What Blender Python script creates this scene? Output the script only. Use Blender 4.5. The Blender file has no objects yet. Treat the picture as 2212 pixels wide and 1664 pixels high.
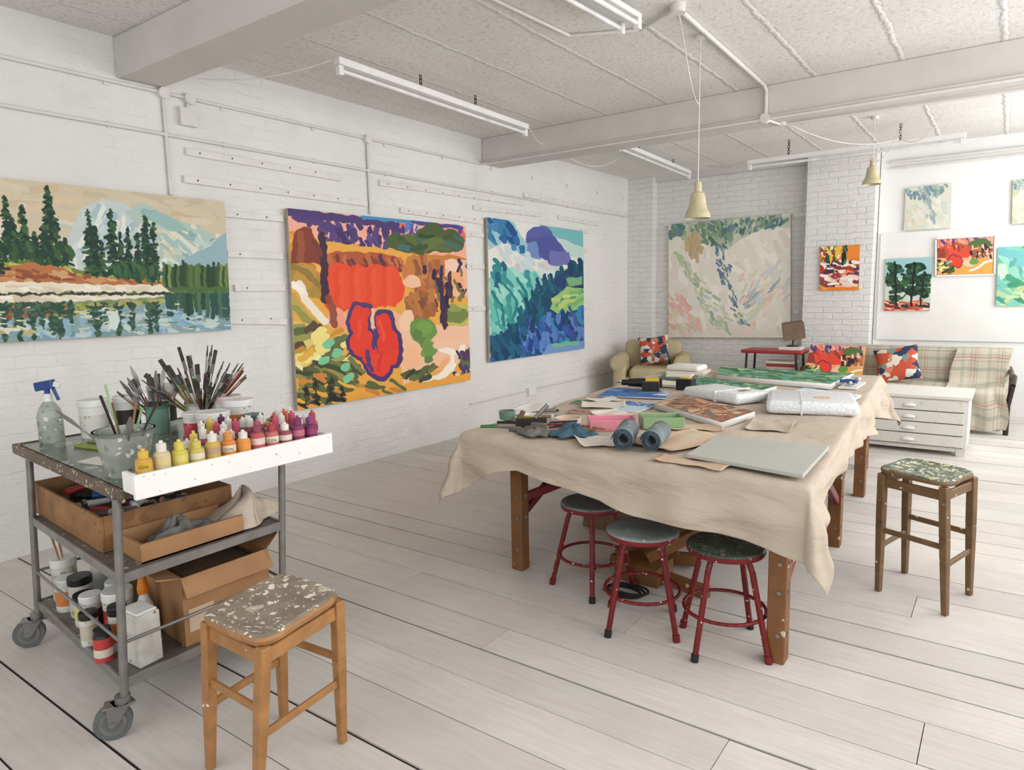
import bpy, math, random
import numpy as np
from mathutils import Vector, Matrix, Euler
random.seed(7); rng=np.random.RandomState(7)
scene=bpy.context.scene
try:
    scene.view_settings.view_transform='Standard'; scene.view_settings.look='None'
except Exception: pass
COL=bpy.context.collection
def lin(c):
    return tuple(((x/255.)/12.92 if x/255.<=.04045 else ((x/255.+.055)/1.055)**2.4) for x in c[:3])
# ------------------------------------------------------------ materials
class NT:
    def __init__(s,name):
        s.m=bpy.data.materials.new(name); s.m.use_nodes=True; s.t=s.m.node_tree; s.t.nodes.clear()
        s.o=s.n("ShaderNodeOutputMaterial"); s.b=s.n("ShaderNodeBsdfPrincipled"); s.l(s.b.outputs[0],s.o.inputs[0])
        s.tc=s.n("ShaderNodeTexCoord").outputs["Object"]
    def n(s,k,**kw):
        x=s.t.nodes.new(k)
        for a,b in kw.items(): setattr(x,a,b)
        return x
    def l(s,a,b): s.t.links.new(a,b)
    def noise(s,scale,detail=4,vec=None,rough=.55):
        x=s.n("ShaderNodeTexNoise"); x.inputs["Scale"].default_value=scale; x.inputs["Detail"].default_value=detail; x.inputs["Roughness"].default_value=rough
        s.l(vec or s.tc,x.inputs["Vector"]); return x.outputs["Fac"]
    def ramp(s,fac,stops,const=False):
        x=s.n("ShaderNodeValToRGB"); e=x.color_ramp
        if const: e.interpolation='CONSTANT'
        while len(e.elements)<len(stops): e.elements.new(.5)
        for i,(p,c) in enumerate(stops):
            e.elements[i].position=p; e.elements[i].color=(*c,1) if not isinstance(c,(int,float)) else (c,c,c,1)
        s.l(fac,x.inputs[0]); return x.outputs[0]
    def math(s,op,a,b=None):
        x=s.n("ShaderNodeMath",operation=op)
        for i,v in enumerate((a,b)):
            if v is None: continue
            if isinstance(v,(int,float)): x.inputs[i].default_value=v
            else: s.l(v,x.inputs[i])
        return x.outputs[0]
    def mix(s,fac,a,b):
        x=s.n("ShaderNodeMix",data_type='RGBA')
        for i,v in ((0,fac),(6,a),(7,b)):
            if isinstance(v,(int,float)): x.inputs[i].default_value=v
            elif isinstance(v,tuple): x.inputs[i].default_value=(*v,1)
            else: s.l(v,x.inputs[i])
        return x.outputs[2]
    def bump(s,h,strength,dist):
        x=s.n("ShaderNodeBump"); x.inputs["Strength"].default_value=strength; x.inputs["Distance"].default_value=dist
        s.l(h,x.inputs["Height"]); s.l(x.outputs[0],s.b.inputs["Normal"])
    def col(s,c):
        if isinstance(c,tuple): s.b.inputs["Base Color"].default_value=(*c,1)
        else: s.l(c,s.b.inputs["Base Color"])
    def set(s,rough=.6,metal=0,trans=0,spec=.4):
        s.b.inputs["Roughness"].default_value=rough; s.b.inputs["Metallic"].default_value=metal
        s.b.inputs["Transmission Weight"].default_value=trans; s.b.inputs["Specular IOR Level"].default_value=spec
        return s.m
def M(name,c,rough=.6,metal=0,var=.12,vs=8,bump=0,bs=60,trans=0,spec=.4):
    t=NT(name); c=lin(c); d=tuple(x*(1-var*2) for x in c)
    t.col(t.mix(t.ramp(t.noise(vs),[(.3,0.),(.7,1.)]),d,c))
    if bump: t.bump(t.noise(bs),bump,.01)
    return t.set(rough,metal,trans,spec)
def splat(name,base,layers,rough=.55,var=.2,vs=10,metal=0,bump=.15,warp=.02,ws=45):
    t=NT(name); c=lin(base); cur=t.mix(t.ramp(t.noise(vs),[(.3,0.),(.7,1.)]),tuple(x*(1-2*var) for x in c),c)
    ns=t.n("ShaderNodeTexNoise"); ns.inputs["Scale"].default_value=ws; t.l(t.tc,ns.inputs["Vector"])
    vm=t.n("ShaderNodeVectorMath",operation='MULTIPLY_ADD'); t.l(ns.outputs["Color"],vm.inputs[0]); vm.inputs[1].default_value=(warp,warp,warp); t.l(t.tc,vm.inputs[2])
    for k,(sc,th,pr,colr) in enumerate(layers):
        v=t.n("ShaderNodeTexVoronoi"); v.inputs["Scale"].default_value=sc
        ad=t.n("ShaderNodeVectorMath",operation='ADD'); t.l(vm.outputs[0],ad.inputs[0]); ad.inputs[1].default_value=(k*3.1,k*1.7,k*.9)
        t.l(ad.outputs[0],v.inputs["Vector"])
        sp=t.n("ShaderNodeSeparateColor"); t.l(v.outputs["Color"],sp.inputs[0])
        m1=t.math('LESS_THAN',v.outputs["Distance"],t.math('MULTIPLY',sp.outputs[1],th)); m2=t.math('LESS_THAN',sp.outputs[0],pr)
        cur=t.mix(t.math('MULTIPLY',m1,m2),cur,lin(colr))
    t.col(cur)
    if bump: t.bump(t.noise(70),bump,.004)
    return t.set(rough,metal)
def attr_mat(name,rough=.55,bump=.25,bs=220):
    t=NT(name); a=t.n("ShaderNodeAttribute"); a.attribute_name="Col"
    t.col(a.outputs["Color"])
    if bump: t.bump(t.noise(bs,3),bump,.002)
    return t.set(rough,0,0,.3)
def brick_mat(name,axes,col,strength=.5,mort=.03,patch=True):
    t=NT(name); sp=t.n("ShaderNodeSeparateXYZ"); t.l(t.tc,sp.inputs[0]); cb=t.n("ShaderNodeCombineXYZ")
    t.l(sp.outputs[axes[0]],cb.inputs[0]); t.l(sp.outputs[axes[1]],cb.inputs[1])
    ns=t.n("ShaderNodeTexNoise"); ns.inputs["Scale"].default_value=7; ns.inputs["Detail"].default_value=5; t.l(t.tc,ns.inputs["Vector"])
    vm=t.n("ShaderNodeVectorMath",operation='MULTIPLY_ADD'); t.l(ns.outputs["Color"],vm.inputs[0]); vm.inputs[1].default_value=(.06,.045,0); t.l(cb.outputs[0],vm.inputs[2])
    b=t.n("ShaderNodeTexBrick"); b.inputs["Scale"].default_value=1; b.inputs["Brick Width"].default_value=.225; b.inputs["Row Height"].default_value=.076
    b.inputs["Mortar Size"].default_value=.008; b.inputs["Mortar Smooth"].default_value=1.; b.inputs["Color1"].default_value=(.6,.6,.6,1); b.inputs["Color2"].default_value=(1,1,1,1); b.inputs["Mortar"].default_value=(.2,.2,.2,1)
    t.l(vm.outputs[0],b.inputs["Vector"])
    c=lin(col)
    base=t.mix(t.ramp(t.noise(1.3,5),[(.3,0.),(.65,1.)]),tuple(x*.92 for x in c),c)
    base=t.mix(t.math('MULTIPLY',t.ramp(t.noise(2.4,5),[(.58,0.),(.72,1.)]),.35),base,lin((214,216,208)))
    chips=t.ramp(t.noise(24,6,rough=.7),[(.25,1.),(.30,0.)])
    base=t.mix(t.math('MULTIPLY',chips,.4),base,lin((164,157,150)))
    mask=t.ramp(t.noise(1.4,5,rough=.65),[(.42,0.08),(.62,1.)]) if patch else t.math('ADD',0.9,0.0)
    base=t.mix(t.math('MULTIPLY',t.math('MULTIPLY',b.outputs["Fac"],mask),mort),base,tuple(x*.55 for x in c))
    t.col(base)
    mp=t.n("ShaderNodeMapping"); mp.inputs["Scale"].default_value=(1,1,2.6); t.l(t.tc,mp.inputs[0])
    h=t.math('ADD',t.math('MULTIPLY',t.math('MULTIPLY',b.outputs["Color"],mask),.75),t.math('MULTIPLY',t.noise(9,8,mp.outputs[0],.68),1.9))
    t.bump(h,strength,.018)
    return t.set(.5,0,0,.4)
WALL=(239,237,234)
m_brickL=brick_mat("painted_brick_left",(1,2),WALL,.55,.04)
m_brickB=brick_mat("painted_brick_back",(0,2),WALL,.75,.14,False)
m_wall=M("painted_plaster",(240,240,239),.5,var=.02,vs=2,bump=.1,bs=30)
m_white=M("white_gloss_paint",(236,235,232),.4,var=.03,vs=5)
m_trayw=splat("chipped_white_tray",(238,236,232),[(30,.2,.15,(190,180,160)),(60,.2,.2,(170,150,130))],rough=.4,var=.03,vs=4)
m_batten=M("white_batten",(228,225,220),.5,var=.06,vs=12,bump=.1)
m_pipe=M("white_conduit",(222,219,214),.4,var=.05,vs=10)
def ceil_mat():
    t=NT("rough_painted_concrete"); c=lin((246,244,240))
    sp=t.n("ShaderNodeSeparateXYZ"); t.l(t.tc,sp.inputs[0])
    wob=t.math('MULTIPLY',t.math('SUBTRACT',t.noise(9,5,rough=.7),.5),.07)
    x=t.math('ADD',sp.outputs[0],wob)
    fr=t.math('FRACT',t.math('DIVIDE',x,.61)); d=t.math('ABSOLUTE',t.math('SUBTRACT',fr,.5))
    ridge=t.ramp(d,[(0.,1.),(.02,.7),(.036,0.)])
    base=t.mix(t.ramp(t.noise(1.5,4),[(.3,0.),(.7,1.)]),tuple(k*.92 for k in c),c)
    pits=t.ramp(t.noise(30,6,rough=.75),[(.38,0.),(.48,1.)])
    base=t.mix(t.math('MULTIPLY',t.math('SUBTRACT',1.0,pits),.36),base,lin((164,158,151)))
    edge=t.ramp(d,[(.03,0.),(.042,.5),(.06,0.)])
    base=t.mix(t.math('MULTIPLY',edge,.4),base,lin((166,160,153)))
    t.col(base)
    h=t.math('ADD',t.math('ADD',t.math('MULTIPLY',t.noise(24,8,rough=.75),1.4),t.math('MULTIPLY',t.noise(5,4),.5)),t.math('MULTIPLY',ridge,1.3))
    t.bump(h,.55,.022); return t.set(.8,0,0,.2)
m_ceil=ceil_mat()
m_beam=M("painted_beam",(212,209,204),.6,var=.05,vs=3,bump=.2,bs=12)
def floor_mat():
    t=NT("painted_floorboards"); a=t.n("ShaderNodeAttribute"); a.attribute_name="Col"
    mp=t.n("ShaderNodeMapping"); mp.inputs["Scale"].default_value=(1.2,16,1); t.l(t.tc,mp.inputs[0])
    g=t.noise(3,6,mp.outputs[0]); g2=t.ramp(t.noise(1.6,7,rough=.65),[(.42,0.),(.66,1.)])
    c=t.mix(t.math('MULTIPLY',t.ramp(g,[(.35,1.),(.6,0.)]),.28),a.outputs["Color"],lin((182,172,164)))
    c=t.mix(t.math('MULTIPLY',g2,.42),c,lin((190,181,174)))
    sc=t.ramp(t.noise(48,4,rough=.7),[(.27,1.),(.31,0.)])
    c=t.mix(t.math('MULTIPLY',sc,.5),c,lin((146,134,122)))
    lng=t.n("ShaderNodeMapping"); lng.inputs["Scale"].default_value=(2,30,1); lng.inputs["Rotation"].default_value=(0,0,.05); t.l(t.tc,lng.inputs[0])
    sr=t.ramp(t.noise(4,5,lng.outputs[0],.7),[(.26,1.),(.30,0.)]); c=t.mix(t.math('MULTIPLY',sr,.35),c,lin((150,139,128)))
    t.col(c); t.bump(g,.15,.005); return t.set(.5,0,0,.3)
m_floor=floor_mat()
m_sub=M("dark_gap",(40,34,30),.95)
m_art=attr_mat("oil_paint")
m_canvas=M("raw_canvas_edge",(214,200,178),.8,bump=.2,bs=200)
def cloth_mat():
    t=NT("beige_canvas_cloth"); c=lin((200,185,168))
    base=t.mix(t.ramp(t.noise(4,5),[(.3,0.),(.7,1.)]),tuple(k*.86 for k in c),c)
    base=t.mix(t.math('MULTIPLY',t.ramp(t.noise(3.1,4),[(.62,0.),(.72,1.)]),.3),base,lin((200,170,153)))
    t.col(base)
    mp=t.n("ShaderNodeMapping"); mp.inputs["Scale"].default_value=(.6,.6,2.2); t.l(t.tc,mp.inputs[0])
    n1=t.noise(7,3,mp.outputs[0]); rid=t.math('ABSOLUTE',t.math('SUBTRACT',n1,.5))
    t.bump(t.math('ADD',t.math('MULTIPLY',rid,-2.2),t.math('MULTIPLY',t.noise(160,2),.12)),.45,.025); return t.set(.9,0,0,.15)
m_cloth=cloth_mat()
m_orwood=splat("orange_brown_timber",(136,92,54),[(30,.35,.15,(200,190,170))],var=.15)
m_red=splat("red_metal",(122,26,30),[(60,.35,.25,(215,205,195)),(90,.3,.2,(60,20,20))],rough=.4)
m_grayseat=splat("grey_stool_seat",(130,140,138),[(60,.3,.3,(200,205,195)),(40,.25,.2,(80,88,84))],rough=.4)
m_greenseat=splat("green_splattered_seat",(70,84,72),[(55,.55,.5,(120,125,105)),(90,.5,.5,(28,34,30)),(110,.35,.3,(170,165,140))],rough=.4)
m_seatW=splat("splattered_wood_seat",(158,143,126),[(14,.45,.3,(192,184,168)),(30,.5,.35,(228,223,208)),(52,.5,.25,(220,212,190)),(80,.45,.35,(232,228,218)),(60,.35,.12,(50,120,92)),(50,.35,.10,(186,156,90)),(55,.3,.08,(110,44,48))],rough=.38,var=.2,warp=.05,ws=26)
m_seatG=splat("splattered_green_seat",(112,122,104),[(38,.7,.6,(196,190,140)),(50,.65,.55,(46,66,60)),(60,.6,.5,(222,220,196)),(70,.5,.4,(60,84,96))],rough=.45)
m_oak=splat("honey_wood",(176,126,76),[(45,.3,.10,(225,215,195)),(60,.2,.05,(60,60,60))],rough=.42,var=.16,vs=18)
m_oakD=splat("brown_wood",(128,100,70),[(45,.35,.15,(215,205,185))],rough=.5,var=.15,vs=18)
m_steel=M("worn_steel",(150,148,146),.35,.6,var=.15,vs=12)
m_steelD=splat("splashed_shelf",(122,118,112),[(40,.45,.4,(190,185,175)),(60,.4,.3,(70,66,60))],rough=.5,metal=.3)
m_trtop=splat("stained_trolley_top",(108,118,108),[(10,.7,.5,(150,160,150)),(40,.5,.4,(70,76,60)),(50,.45,.3,(200,195,170)),(24,.5,.3,(120,120,60))],rough=.2)
m_edge=splat("stained_edge",(108,86,68),[(50,.55,.6,(90,96,70)),(70,.5,.5,(190,180,160))],rough=.5)
m_boxwood=splat("box_plywood",(160,116,74),[(40,.3,.15,(90,70,40)),(12,.6,.3,(130,92,58))],rough=.6)
m_card=splat("cardboard",(172,130,90),[(6,.6,.4,(160,118,80)),(40,.2,.1,(120,100,70))],rough=.8,var=.1,vs=6)
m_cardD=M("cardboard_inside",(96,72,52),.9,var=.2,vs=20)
m_rubber=M("rubber_wheel",(104,110,110),.6,var=.1,vs=20)
m_black=M("black_plastic",(30,30,32),.4)
m_wplastic=M("white_plastic",(228,228,225),.35,var=.05,vs=20)
m_wp_dirty=splat("smeared_white_plastic",(216,216,208),[(40,.5,.25,(150,158,150)),(60,.4,.25,(170,160,140)),(14,.5,.2,(190,196,186))],rough=.4,var=.08)
m_bucket=splat("smeared_bucket",(168,174,166),[(35,.6,.5,(130,140,128)),(50,.5,.4,(210,208,196)),(60,.4,.15,(80,100,90))],rough=.35)
m_tubdark=M("dark_label",(58,54,52),.5)
m_blue=M("blue_plastic",(44,76,140),.35)
m_orange=M("orange_plastic",(226,132,44),.35)
m_cream=M("cream_enamel",(194,184,150),.25,var=.04,spec=.6)
m_cord=M("white_cable",(226,223,216),.5)
m_tube=M("fluorescent_tube",(238,238,238),.25)
m_chain=M("dark_chain",(60,56,50),.5,.5)
m_uph=M("beige_upholstery",(194,178,142),.85,var=.08,vs=4,bump=.2,bs=120)
m_greyboard=M("grey_board",(184,184,176),.6,var=.03,vs=4)
m_paper=M("paper",(226,218,204),.8,var=.04,vs=5)
m_paperT=splat("tan_paper",(212,186,160),[(6,.6,.4,(206,170,150)),(9,.5,.3,(196,196,160))],rough=.8,var=.06,vs=6)
m_sheet=M("white_cotton",(230,227,220),.8,var=.04,vs=6,bump=.2,bs=20)
m_roll=splat("blue_grey_paper_roll",(128,138,142),[(30,.4,.2,(164,170,172))],rough=.7)
m_rollin=M("roll_edge",(66,88,104),.7)
m_pink=M("pink_plastic",(232,150,166),.35)
m_green=M("green_plastic",(150,184,134),.35)
m_purple=M("purple_paint",(120,66,130),.4)
m_bluerag=M("blue_rag",(78,112,130),.9,var=.25,vs=12,bump=.3)
m_greyrag=M("grey_rag",(128,124,118),.9,var=.25,vs=12,bump=.3)
m_bubble=NT("bubble_wrap"); m_bubble.col(lin((228,231,233))); m_bubble.bump(m_bubble.noise(60,3),.7,.012); m_bubble=m_bubble.set(.22,0,0,.6)
m_brown=M("brown_lampshade",(120,98,80),.6)
m_dwood=M("dark_wood",(52,40,34),.35)
m_brist=M("bristle",(92,84,76),.9,var=.3,vs=30)
m_glass=NT("green_glass"); m_glass.col(lin((130,166,148))); m_glass=m_glass.set(.15,0,.35,.5)
m_tealbox=M("teal_plastic",(66,100,108),.4)
m_yel=M("yellow_plastic",(226,186,50),.4)
m_redtop=M("red_laminate",(168,52,50),.4)
def plaid():
    t=NT("plaid_blanket"); sp=t.n("ShaderNodeSeparateXYZ"); t.l(t.tc,sp.inputs[0])
    a=sp.outputs[0]; b=t.math('ADD',t.math('MULTIPLY',sp.outputs[2],1.0),t.math('MULTIPLY',sp.outputs[1],-1.0))
    cur=t.mix(t.noise(6),lin((186,178,160)),lin((204,196,178)))
    for s_,mul in ((a,.7),(b,1.0)):
        for per,off,w,c,op in ((.24,.0,.14,(128,142,130),.45),(.24,.5,.06,(186,122,112),.6),(.24,.62,.025,(100,112,104),.55),(.24,.38,.025,(100,112,104),.55)):
            f_=t.math('FRACT',t.math('ADD',t.math('DIVIDE',s_,per),off)); cur=t.mix(t.math('MULTIPLY',t.math('LESS_THAN',f_,w),op*mul),cur,lin(c))
    t.col(cur); t.bump(t.noise(9,3),.4,.02); return t.set(.9,0,0,.2)
m_plaid=plaid()
def cushion_mat():
    t=NT("geometric_cushion"); v=t.n("ShaderNodeTexVoronoi",distance='MANHATTAN'); v.inputs["Scale"].default_value=13; v.inputs["Randomness"].default_value=.7
    t.l(t.tc,v.inputs["Vector"]); sp=t.n("ShaderNodeSeparateColor"); t.l(v.outputs["Color"],sp.inputs[0])
    t.col(t.ramp(sp.outputs[0],[(0,lin((196,84,60))),(.28,lin((220,216,204))),(.5,lin((48,60,88))),(.72,lin((206,130,104))),(.85,lin((130,142,132)))],True)); return t.set(.9)
m_cush=cushion_mat()
# ------------------------------------------------------------ mesh builder
SHEAR=0.0   # trolley stands slightly skewed to the room
class MB:
    def __init__(s): s.v=[];s.f=[];s.mi=[];s.sm=[];s.mats=[];s.T=Matrix.Identity(4)
    def idx(s,m):
        if m not in s.mats: s.mats.append(m)
        return s.mats.index(m)
    def add(s,vs,fs,m,smooth=False):
        o=len(s.v); s.v+=[tuple(s.T@Vector(p)) for p in vs]; k=s.idx(m)
        for f in fs: s.f.append(tuple(i+o for i in f)); s.mi.append(k); s.sm.append(smooth)
    def hexa(s,p,m):
        s.add(p,[(3,2,1,0),(4,5,6,7),(0,1,5,4),(1,2,6,5),(2,3,7,6),(3,0,4,7)],m)
    def box(s,x0,x1,y0,y1,z0,z1,m):
        s.hexa([(x0,y0,z0),(x1,y0,z0),(x1,y1,z0),(x0,y1,z0),(x0,y0,z1),(x1,y0,z1),(x1,y1,z1),(x0,y1,z1)],m)
    def beam(s,p0,p1,w,h,m,up=(0,0,1)):
        p0=Vector(p0);p1=Vector(p1);d=(p1-p0).normalized();u=Vector(up)
        if abs(d.dot(u))>.98:u=Vector((0,1,0))
        a=d.cross(u).normalized();b=a.cross(d).normalized();a*=w/2;b*=h/2
        s.hexa([p0-a-b,p0+a-b,p0+a+b,p0-a+b,p1-a-b,p1+a-b,p1+a+b,p1-a+b],m)
    def taper(s,p0,p1,w0,w1,m,rz=0):
        p0=Vector(p0);p1=Vector(p1);c=math.cos(rz);n=math.sin(rz);r=[]
        for p,w in((p0,w0),(p1,w1)):
            for sx,sy in((-1,-1),(1,-1),(1,1),(-1,1)):
                x,y=sx*w/2,sy*w/2; r.append((p.x+x*c-y*n,p.y+x*n+y*c,p.z))
        s.hexa(r,m)
    def cyl(s,p0,p1,r0,m,r1=None,seg=16,caps=True):
        r1=r0 if r1 is None else r1; p0=Vector(p0);p1=Vector(p1);d=(p1-p0).normalized();u=Vector((0,0,1)) if abs(d.z)<.9 else Vector((1,0,0))
        a=d.cross(u).normalized();b=d.cross(a);vs=[]
        for p,r in((p0,r0),(p1,r1)):
            for i in range(seg):
                t=2*math.pi*i/seg; vs.append(p+a*math.cos(t)*r+b*math.sin(t)*r)
        s.add(vs,[(i,(i+1)%seg,seg+(i+1)%seg,seg+i) for i in range(seg)],m,True)
        if caps: s.add(vs,[tuple(range(seg))[::-1],tuple(range(seg,2*seg))],m)
    def lathe(s,prof,m,o=(0,0,0),seg=24,mats=None):
        o=Vector(o);vs=[]
        for r,z in prof:
            for i in range(seg):
                t=2*math.pi*i/seg; vs.append(o+Vector((r*math.cos(t),r*math.sin(t),z)))
        for k in range(len(prof)-1):
            mm=mats[k] if mats else m
            s.add([vs[k*seg+i] for i in range(seg)]+[vs[(k+1)*seg+i] for i in range(seg)],[(i,(i+1)%seg,seg+(i+1)%seg,seg+i) for i in range(seg)],mm,True)
    def tube(s,pts,r,m,seg=8):
        for a,b in zip(pts[:-1],pts[1:]): s.cyl(a,b,r,m,seg=seg)
    def rbox(s,c,h,r,m,n=24,k=12):
        vs=[];c=Vector(c)
        for j in range(k):
            ph=math.pi*(j+.5)/k
            for i in range(n):
                th=2*math.pi*(i+.5)/n; d=(math.sin(ph)*math.cos(th),math.sin(ph)*math.sin(th),math.cos(ph))
                vs.append(c+Vector([math.copysign(max(h[q]-r,0),d[q])+d[q]*min(r,h[q]) for q in range(3)]))
        fs=[(j*n+i,(j+1)*n+i,(j+1)*n+(i+1)%n,j*n+(i+1)%n) for j in range(k-1) for i in range(n)]
        fs+=[tuple(range(n)),tuple(range((k-1)*n,k*n))[::-1]]
        s.add(vs,fs,m,True)
    def prism(s,poly,z0,z1,m):
        n=len(poly); s.add([(x,y,z0) for x,y in poly]+[(x,y,z1) for x,y in poly],[tuple(range(n))[::-1],tuple(range(n,2*n))]+[(i,(i+1)%n,n+(i+1)%n,n+i) for i in range(n)],m)
    def grid(s,fn,nu,nv,m,smooth=True):
        vs=[fn(i/nu,j/nv) for j in range(nv+1) for i in range(nu+1)]; w=nu+1
        s.add(vs,[(j*w+i,j*w+i+1,(j+1)*w+i+1,(j+1)*w+i) for j in range(nv) for i in range(nu)],m,smooth)
    def done(s,name,bevel=0,seg=1,solid=0):
        if SHEAR: s.v=[(x,y+SHEAR*(2.39-x),z) for x,y,z in s.v]
        me=bpy.data.meshes.new(name); me.from_pydata(s.v,[],s.f); 
        for m in s.mats: me.materials.append(m)
        me.polygons.foreach_set("material_index",s.mi); me.polygons.foreach_set("use_smooth",s.sm); me.update()
        o=bpy.data.objects.new(name,me); COL.objects.link(o)
        if solid:
            d=o.modifiers.new("s",'SOLIDIFY'); d.thickness=solid; d.offset=0
        if bevel:
            b=o.modifiers.new("b",'BEVEL'); b.width=bevel; b.segments=seg; b.limit_method='ANGLE'; b.angle_limit=.7
        return o
# ------------------------------------------------------------ room shell
L=9.7; H=3.17; XR=6.2; Y0=-2.0
b=MB()
y=Y0
fcols=[]
while y<L+.25:
    w=rng.uniform(.20,.30); g=rng.choice([.003,.005,.006,.008,.011]); x=-.1
    while x<XR+.1:
        ln=rng.uniform(2.2,4.6); x1=min(x+ln,XR+.15); dz=rng.uniform(-.0015,.0015)
        b.box(x,x1-.003,y,y+w-g,-.03,dz,m_floor); t=rng.uniform(.88,1.03); c=lin((222,217,211)); fcols+= [tuple(k*t for k in c)]*24
        x=x1
    y+=w
fl=b.done("floor"); ca=fl.data.color_attributes.new("Col",'FLOAT_COLOR','CORNER')
ca.data.foreach_set("color",np.c_[np.array(fcols),np.ones(len(fcols))].astype(np.float32).ravel())
b=MB(); b.box(-.2,XR+.2,Y0-.2,L+.3,-.12,-.006,m_sub); b.done("floor_subfloor")
b=MB(); b.box(-.2,0,Y0-.2,L+.3,-.03,H+.05,m_brickL); b.done("wall_left")
b=MB(); b.box(0,XR+.2,L,L+.2,-.03,H+.05,m_brickB); b.done("wall_back")
b=MB(); b.box(0.001,.40,L-.15,L,0,H,m_brickB); b.done("wall_back_pier")
b=MB(); b.box(2.53,3.33,L-.22,L,0,H,m_brickB); b.done("wall_back_chimney_breast",.01)
b=MB(); b.box(3.34,XR,L-.02,L-.001,0,H,m_wall); b.done("wall_back_plaster_lining")
b=MB(); b.box(-.2,XR+.2,Y0-.2,L+.3,H,H+.2,m_ceil); b.done("ceiling")
b=MB(); b.box(0,XR,6.04,6.34,2.92,H,m_beam); b.box(0,XR,6.0,6.38,2.905,2.925,m_beam); b.done("ceiling_beam",.008)
b=MB(); b.box(0,XR,2.27,2.57,2.92,H,m_beam); b.done("ceiling_beam",.012)
b=MB(); b.box(0,3.3,L-.06,L,3.10,H,m_beam); b.done("trim_1")
wins=[(-1.2,.9),(1.4,3.5),(4.0,6.1),(6.6,9.2)]; zs,ze=.95,3.0
b=MB(); b.box(XR,XR+.2,Y0-.2,L+.3,-.03,zs,m_brickL); b.box(XR,XR+.2,Y0-.2,L+.3,ze,H+.05,m_brickL)
pv=Y0-.2
for a,c in wins+[(L+.3,0)]:
    b.box(XR,XR+.2,pv,a,zs,ze,m_brickL); pv=c
b.done("wall_right")
for i,(a,c) in enumerate(wins):
    b=MB()
    for z in (zs+.02,(zs+ze)/2,ze-.02): b.box(XR+.08,XR+.13,a,c,z-.02,z+.02,m_white)
    for k in range(5):
        yy=a+.02+(c-a-.04)*k/4; b.box(XR+.081,XR+.129,yy-.02,yy+.02,zs,ze,m_white)
    b.done("window_%d"%(i+1))
b=MB(); b.box(-.2,XR+.2,Y0-.2,Y0,-.03,.9,m_brickB); b.box(-.2,XR+.2,Y0-.2,Y0,2.85,H+.05,m_brickB)
b.box(-.2,1.0,Y0-.2,Y0,.9,2.85,m_brickB); b.box(5.2,XR+.2,Y0-.2,Y0,.9,2.85,m_brickB); b.done("wall_rear")
b=MB()
for z in (.92,1.85,2.83): b.box(1,5.2,Y0-.13,Y0-.08,z-.02,z+.02,m_white)
for k in range(7): xx=1.02+4.16*k/6; b.box(xx-.02,xx+.02,Y0-.129,Y0-.081,.9,2.85,m_white)
b.done("window_5")  # unseen rear window, added so light reaches the trolley front
for (ya,za,yb,zb) in [(2.69,2.53,4.06,2.515),(2.66,2.34,4.35,2.33),(4.51,2.53,6.81,2.56),(4.76,2.31,6.01,2.29),(5.86,2.43,7.15,2.46),(7.56,2.46,8.61,2.45),(6.81,2.66,9.5,2.64),
    (2.95,2.13,3.45,2.13),(2.95,1.84,3.43,1.84),(2.99,1.59,3.43,1.59),(2.93,1.35,3.43,1.32),(5.69,2.15,6.02,2.15),(5.69,1.81,6.02,1.81),(5.69,1.36,6.02,1.36),(8.13,2.33,8.35,2.33),(8.13,2.08,8.3,2.08),(8.13,1.3,8.25,1.3)]:
    b=MB(); b.beam((.012,ya,za),(.012,yb,zb),.024,.05,m_batten)
    for k in range(int((yb-ya)/.25)): b.cyl((.024,ya+.1+k*.25,za),(.026,ya+.1+k*.25,za),.006,m_chain,seg=8)
    b.done("wall_batten",.003)
for (xa,xb,z) in [(.5,.6,2.48),(2.33,2.5,2.47),(.45,.6,1.2),(2.37,2.45,1.2)]:
    b=MB(); b.box(xa,xb,L-.022,L,z-.025,z+.025,m_batten); b.done("wall_batten")
b=MB(); r=.012
b.tube([(r+.004,-1.9,2.88),(r+.004,6.0,2.90)],r,m_pipe); b.tube([(r+.004,-1.9,2.62),(r+.004,L-.16,2.62)],r,m_pipe)
b.tube([(r+.004,2.56,2.88),(r+.004,2.56,2.22)],r,m_pipe); b.tube([(r+.004,4.38,2.89),(r+.004,4.38,2.24)],r,m_pipe)
for yy in(2.56,2.74,4.38): b.cyl((0,yy,2.885),(.045,yy,2.885),.038,m_pipe,seg=20)
b.box(0,.045,2.66,2.78,2.70,2.82,m_pipe); b.cyl((.02,2.74,2.88),(.02,2.72,2.8),r,m_pipe)
b.tube([(r+.004,5.72,.33),(r+.004,6.9,.34),(r+.004,9.4,.36)],.009,m_pipe); b.box(0,.04,6.82,6.97,.28,.37,m_white)
for yy in np.arange(-1,9.5,.8): b.box(0,.012,yy-.012,yy+.012,2.86,2.90,m_pipe); b.box(0,.012,yy-.012,yy+.012,2.60,2.64,m_pipe)
b.done("wall_conduit")
b=MB(); r=.016
b.tube([(.015,5.98,2.90),(.12,6.0,2.89),(3.0,6.0,2.89),(6.1,6.02,2.89)],.011,m_pipe)
b.tube([(2.99,6.02,2.90),(2.99,6.02,3.12),(2.99,5.95,3.15),(3.03,4.06,3.15)],r,m_pipe)
b.cyl((2.99,5.99,2.9),(2.99,6.03,2.9),.04,m_pipe); b.cyl((3.03,4.06,3.12),(3.03,4.06,H),.045,m_pipe)
b.tube([(3.03,4.06,3.155),(2.7,4.25,3.155),(2.3,4.05,3.155),(2.2,2.6,3.155)],.011,m_pipe)
b.cyl((3.05,6.28,2.88),(3.05,6.28,2.905),.04,m_pipe); b.tube([(3.0,6.02,2.89),(3.05,6.28,2.89),(6.1,6.28,2.87)],.011,m_pipe)
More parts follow.
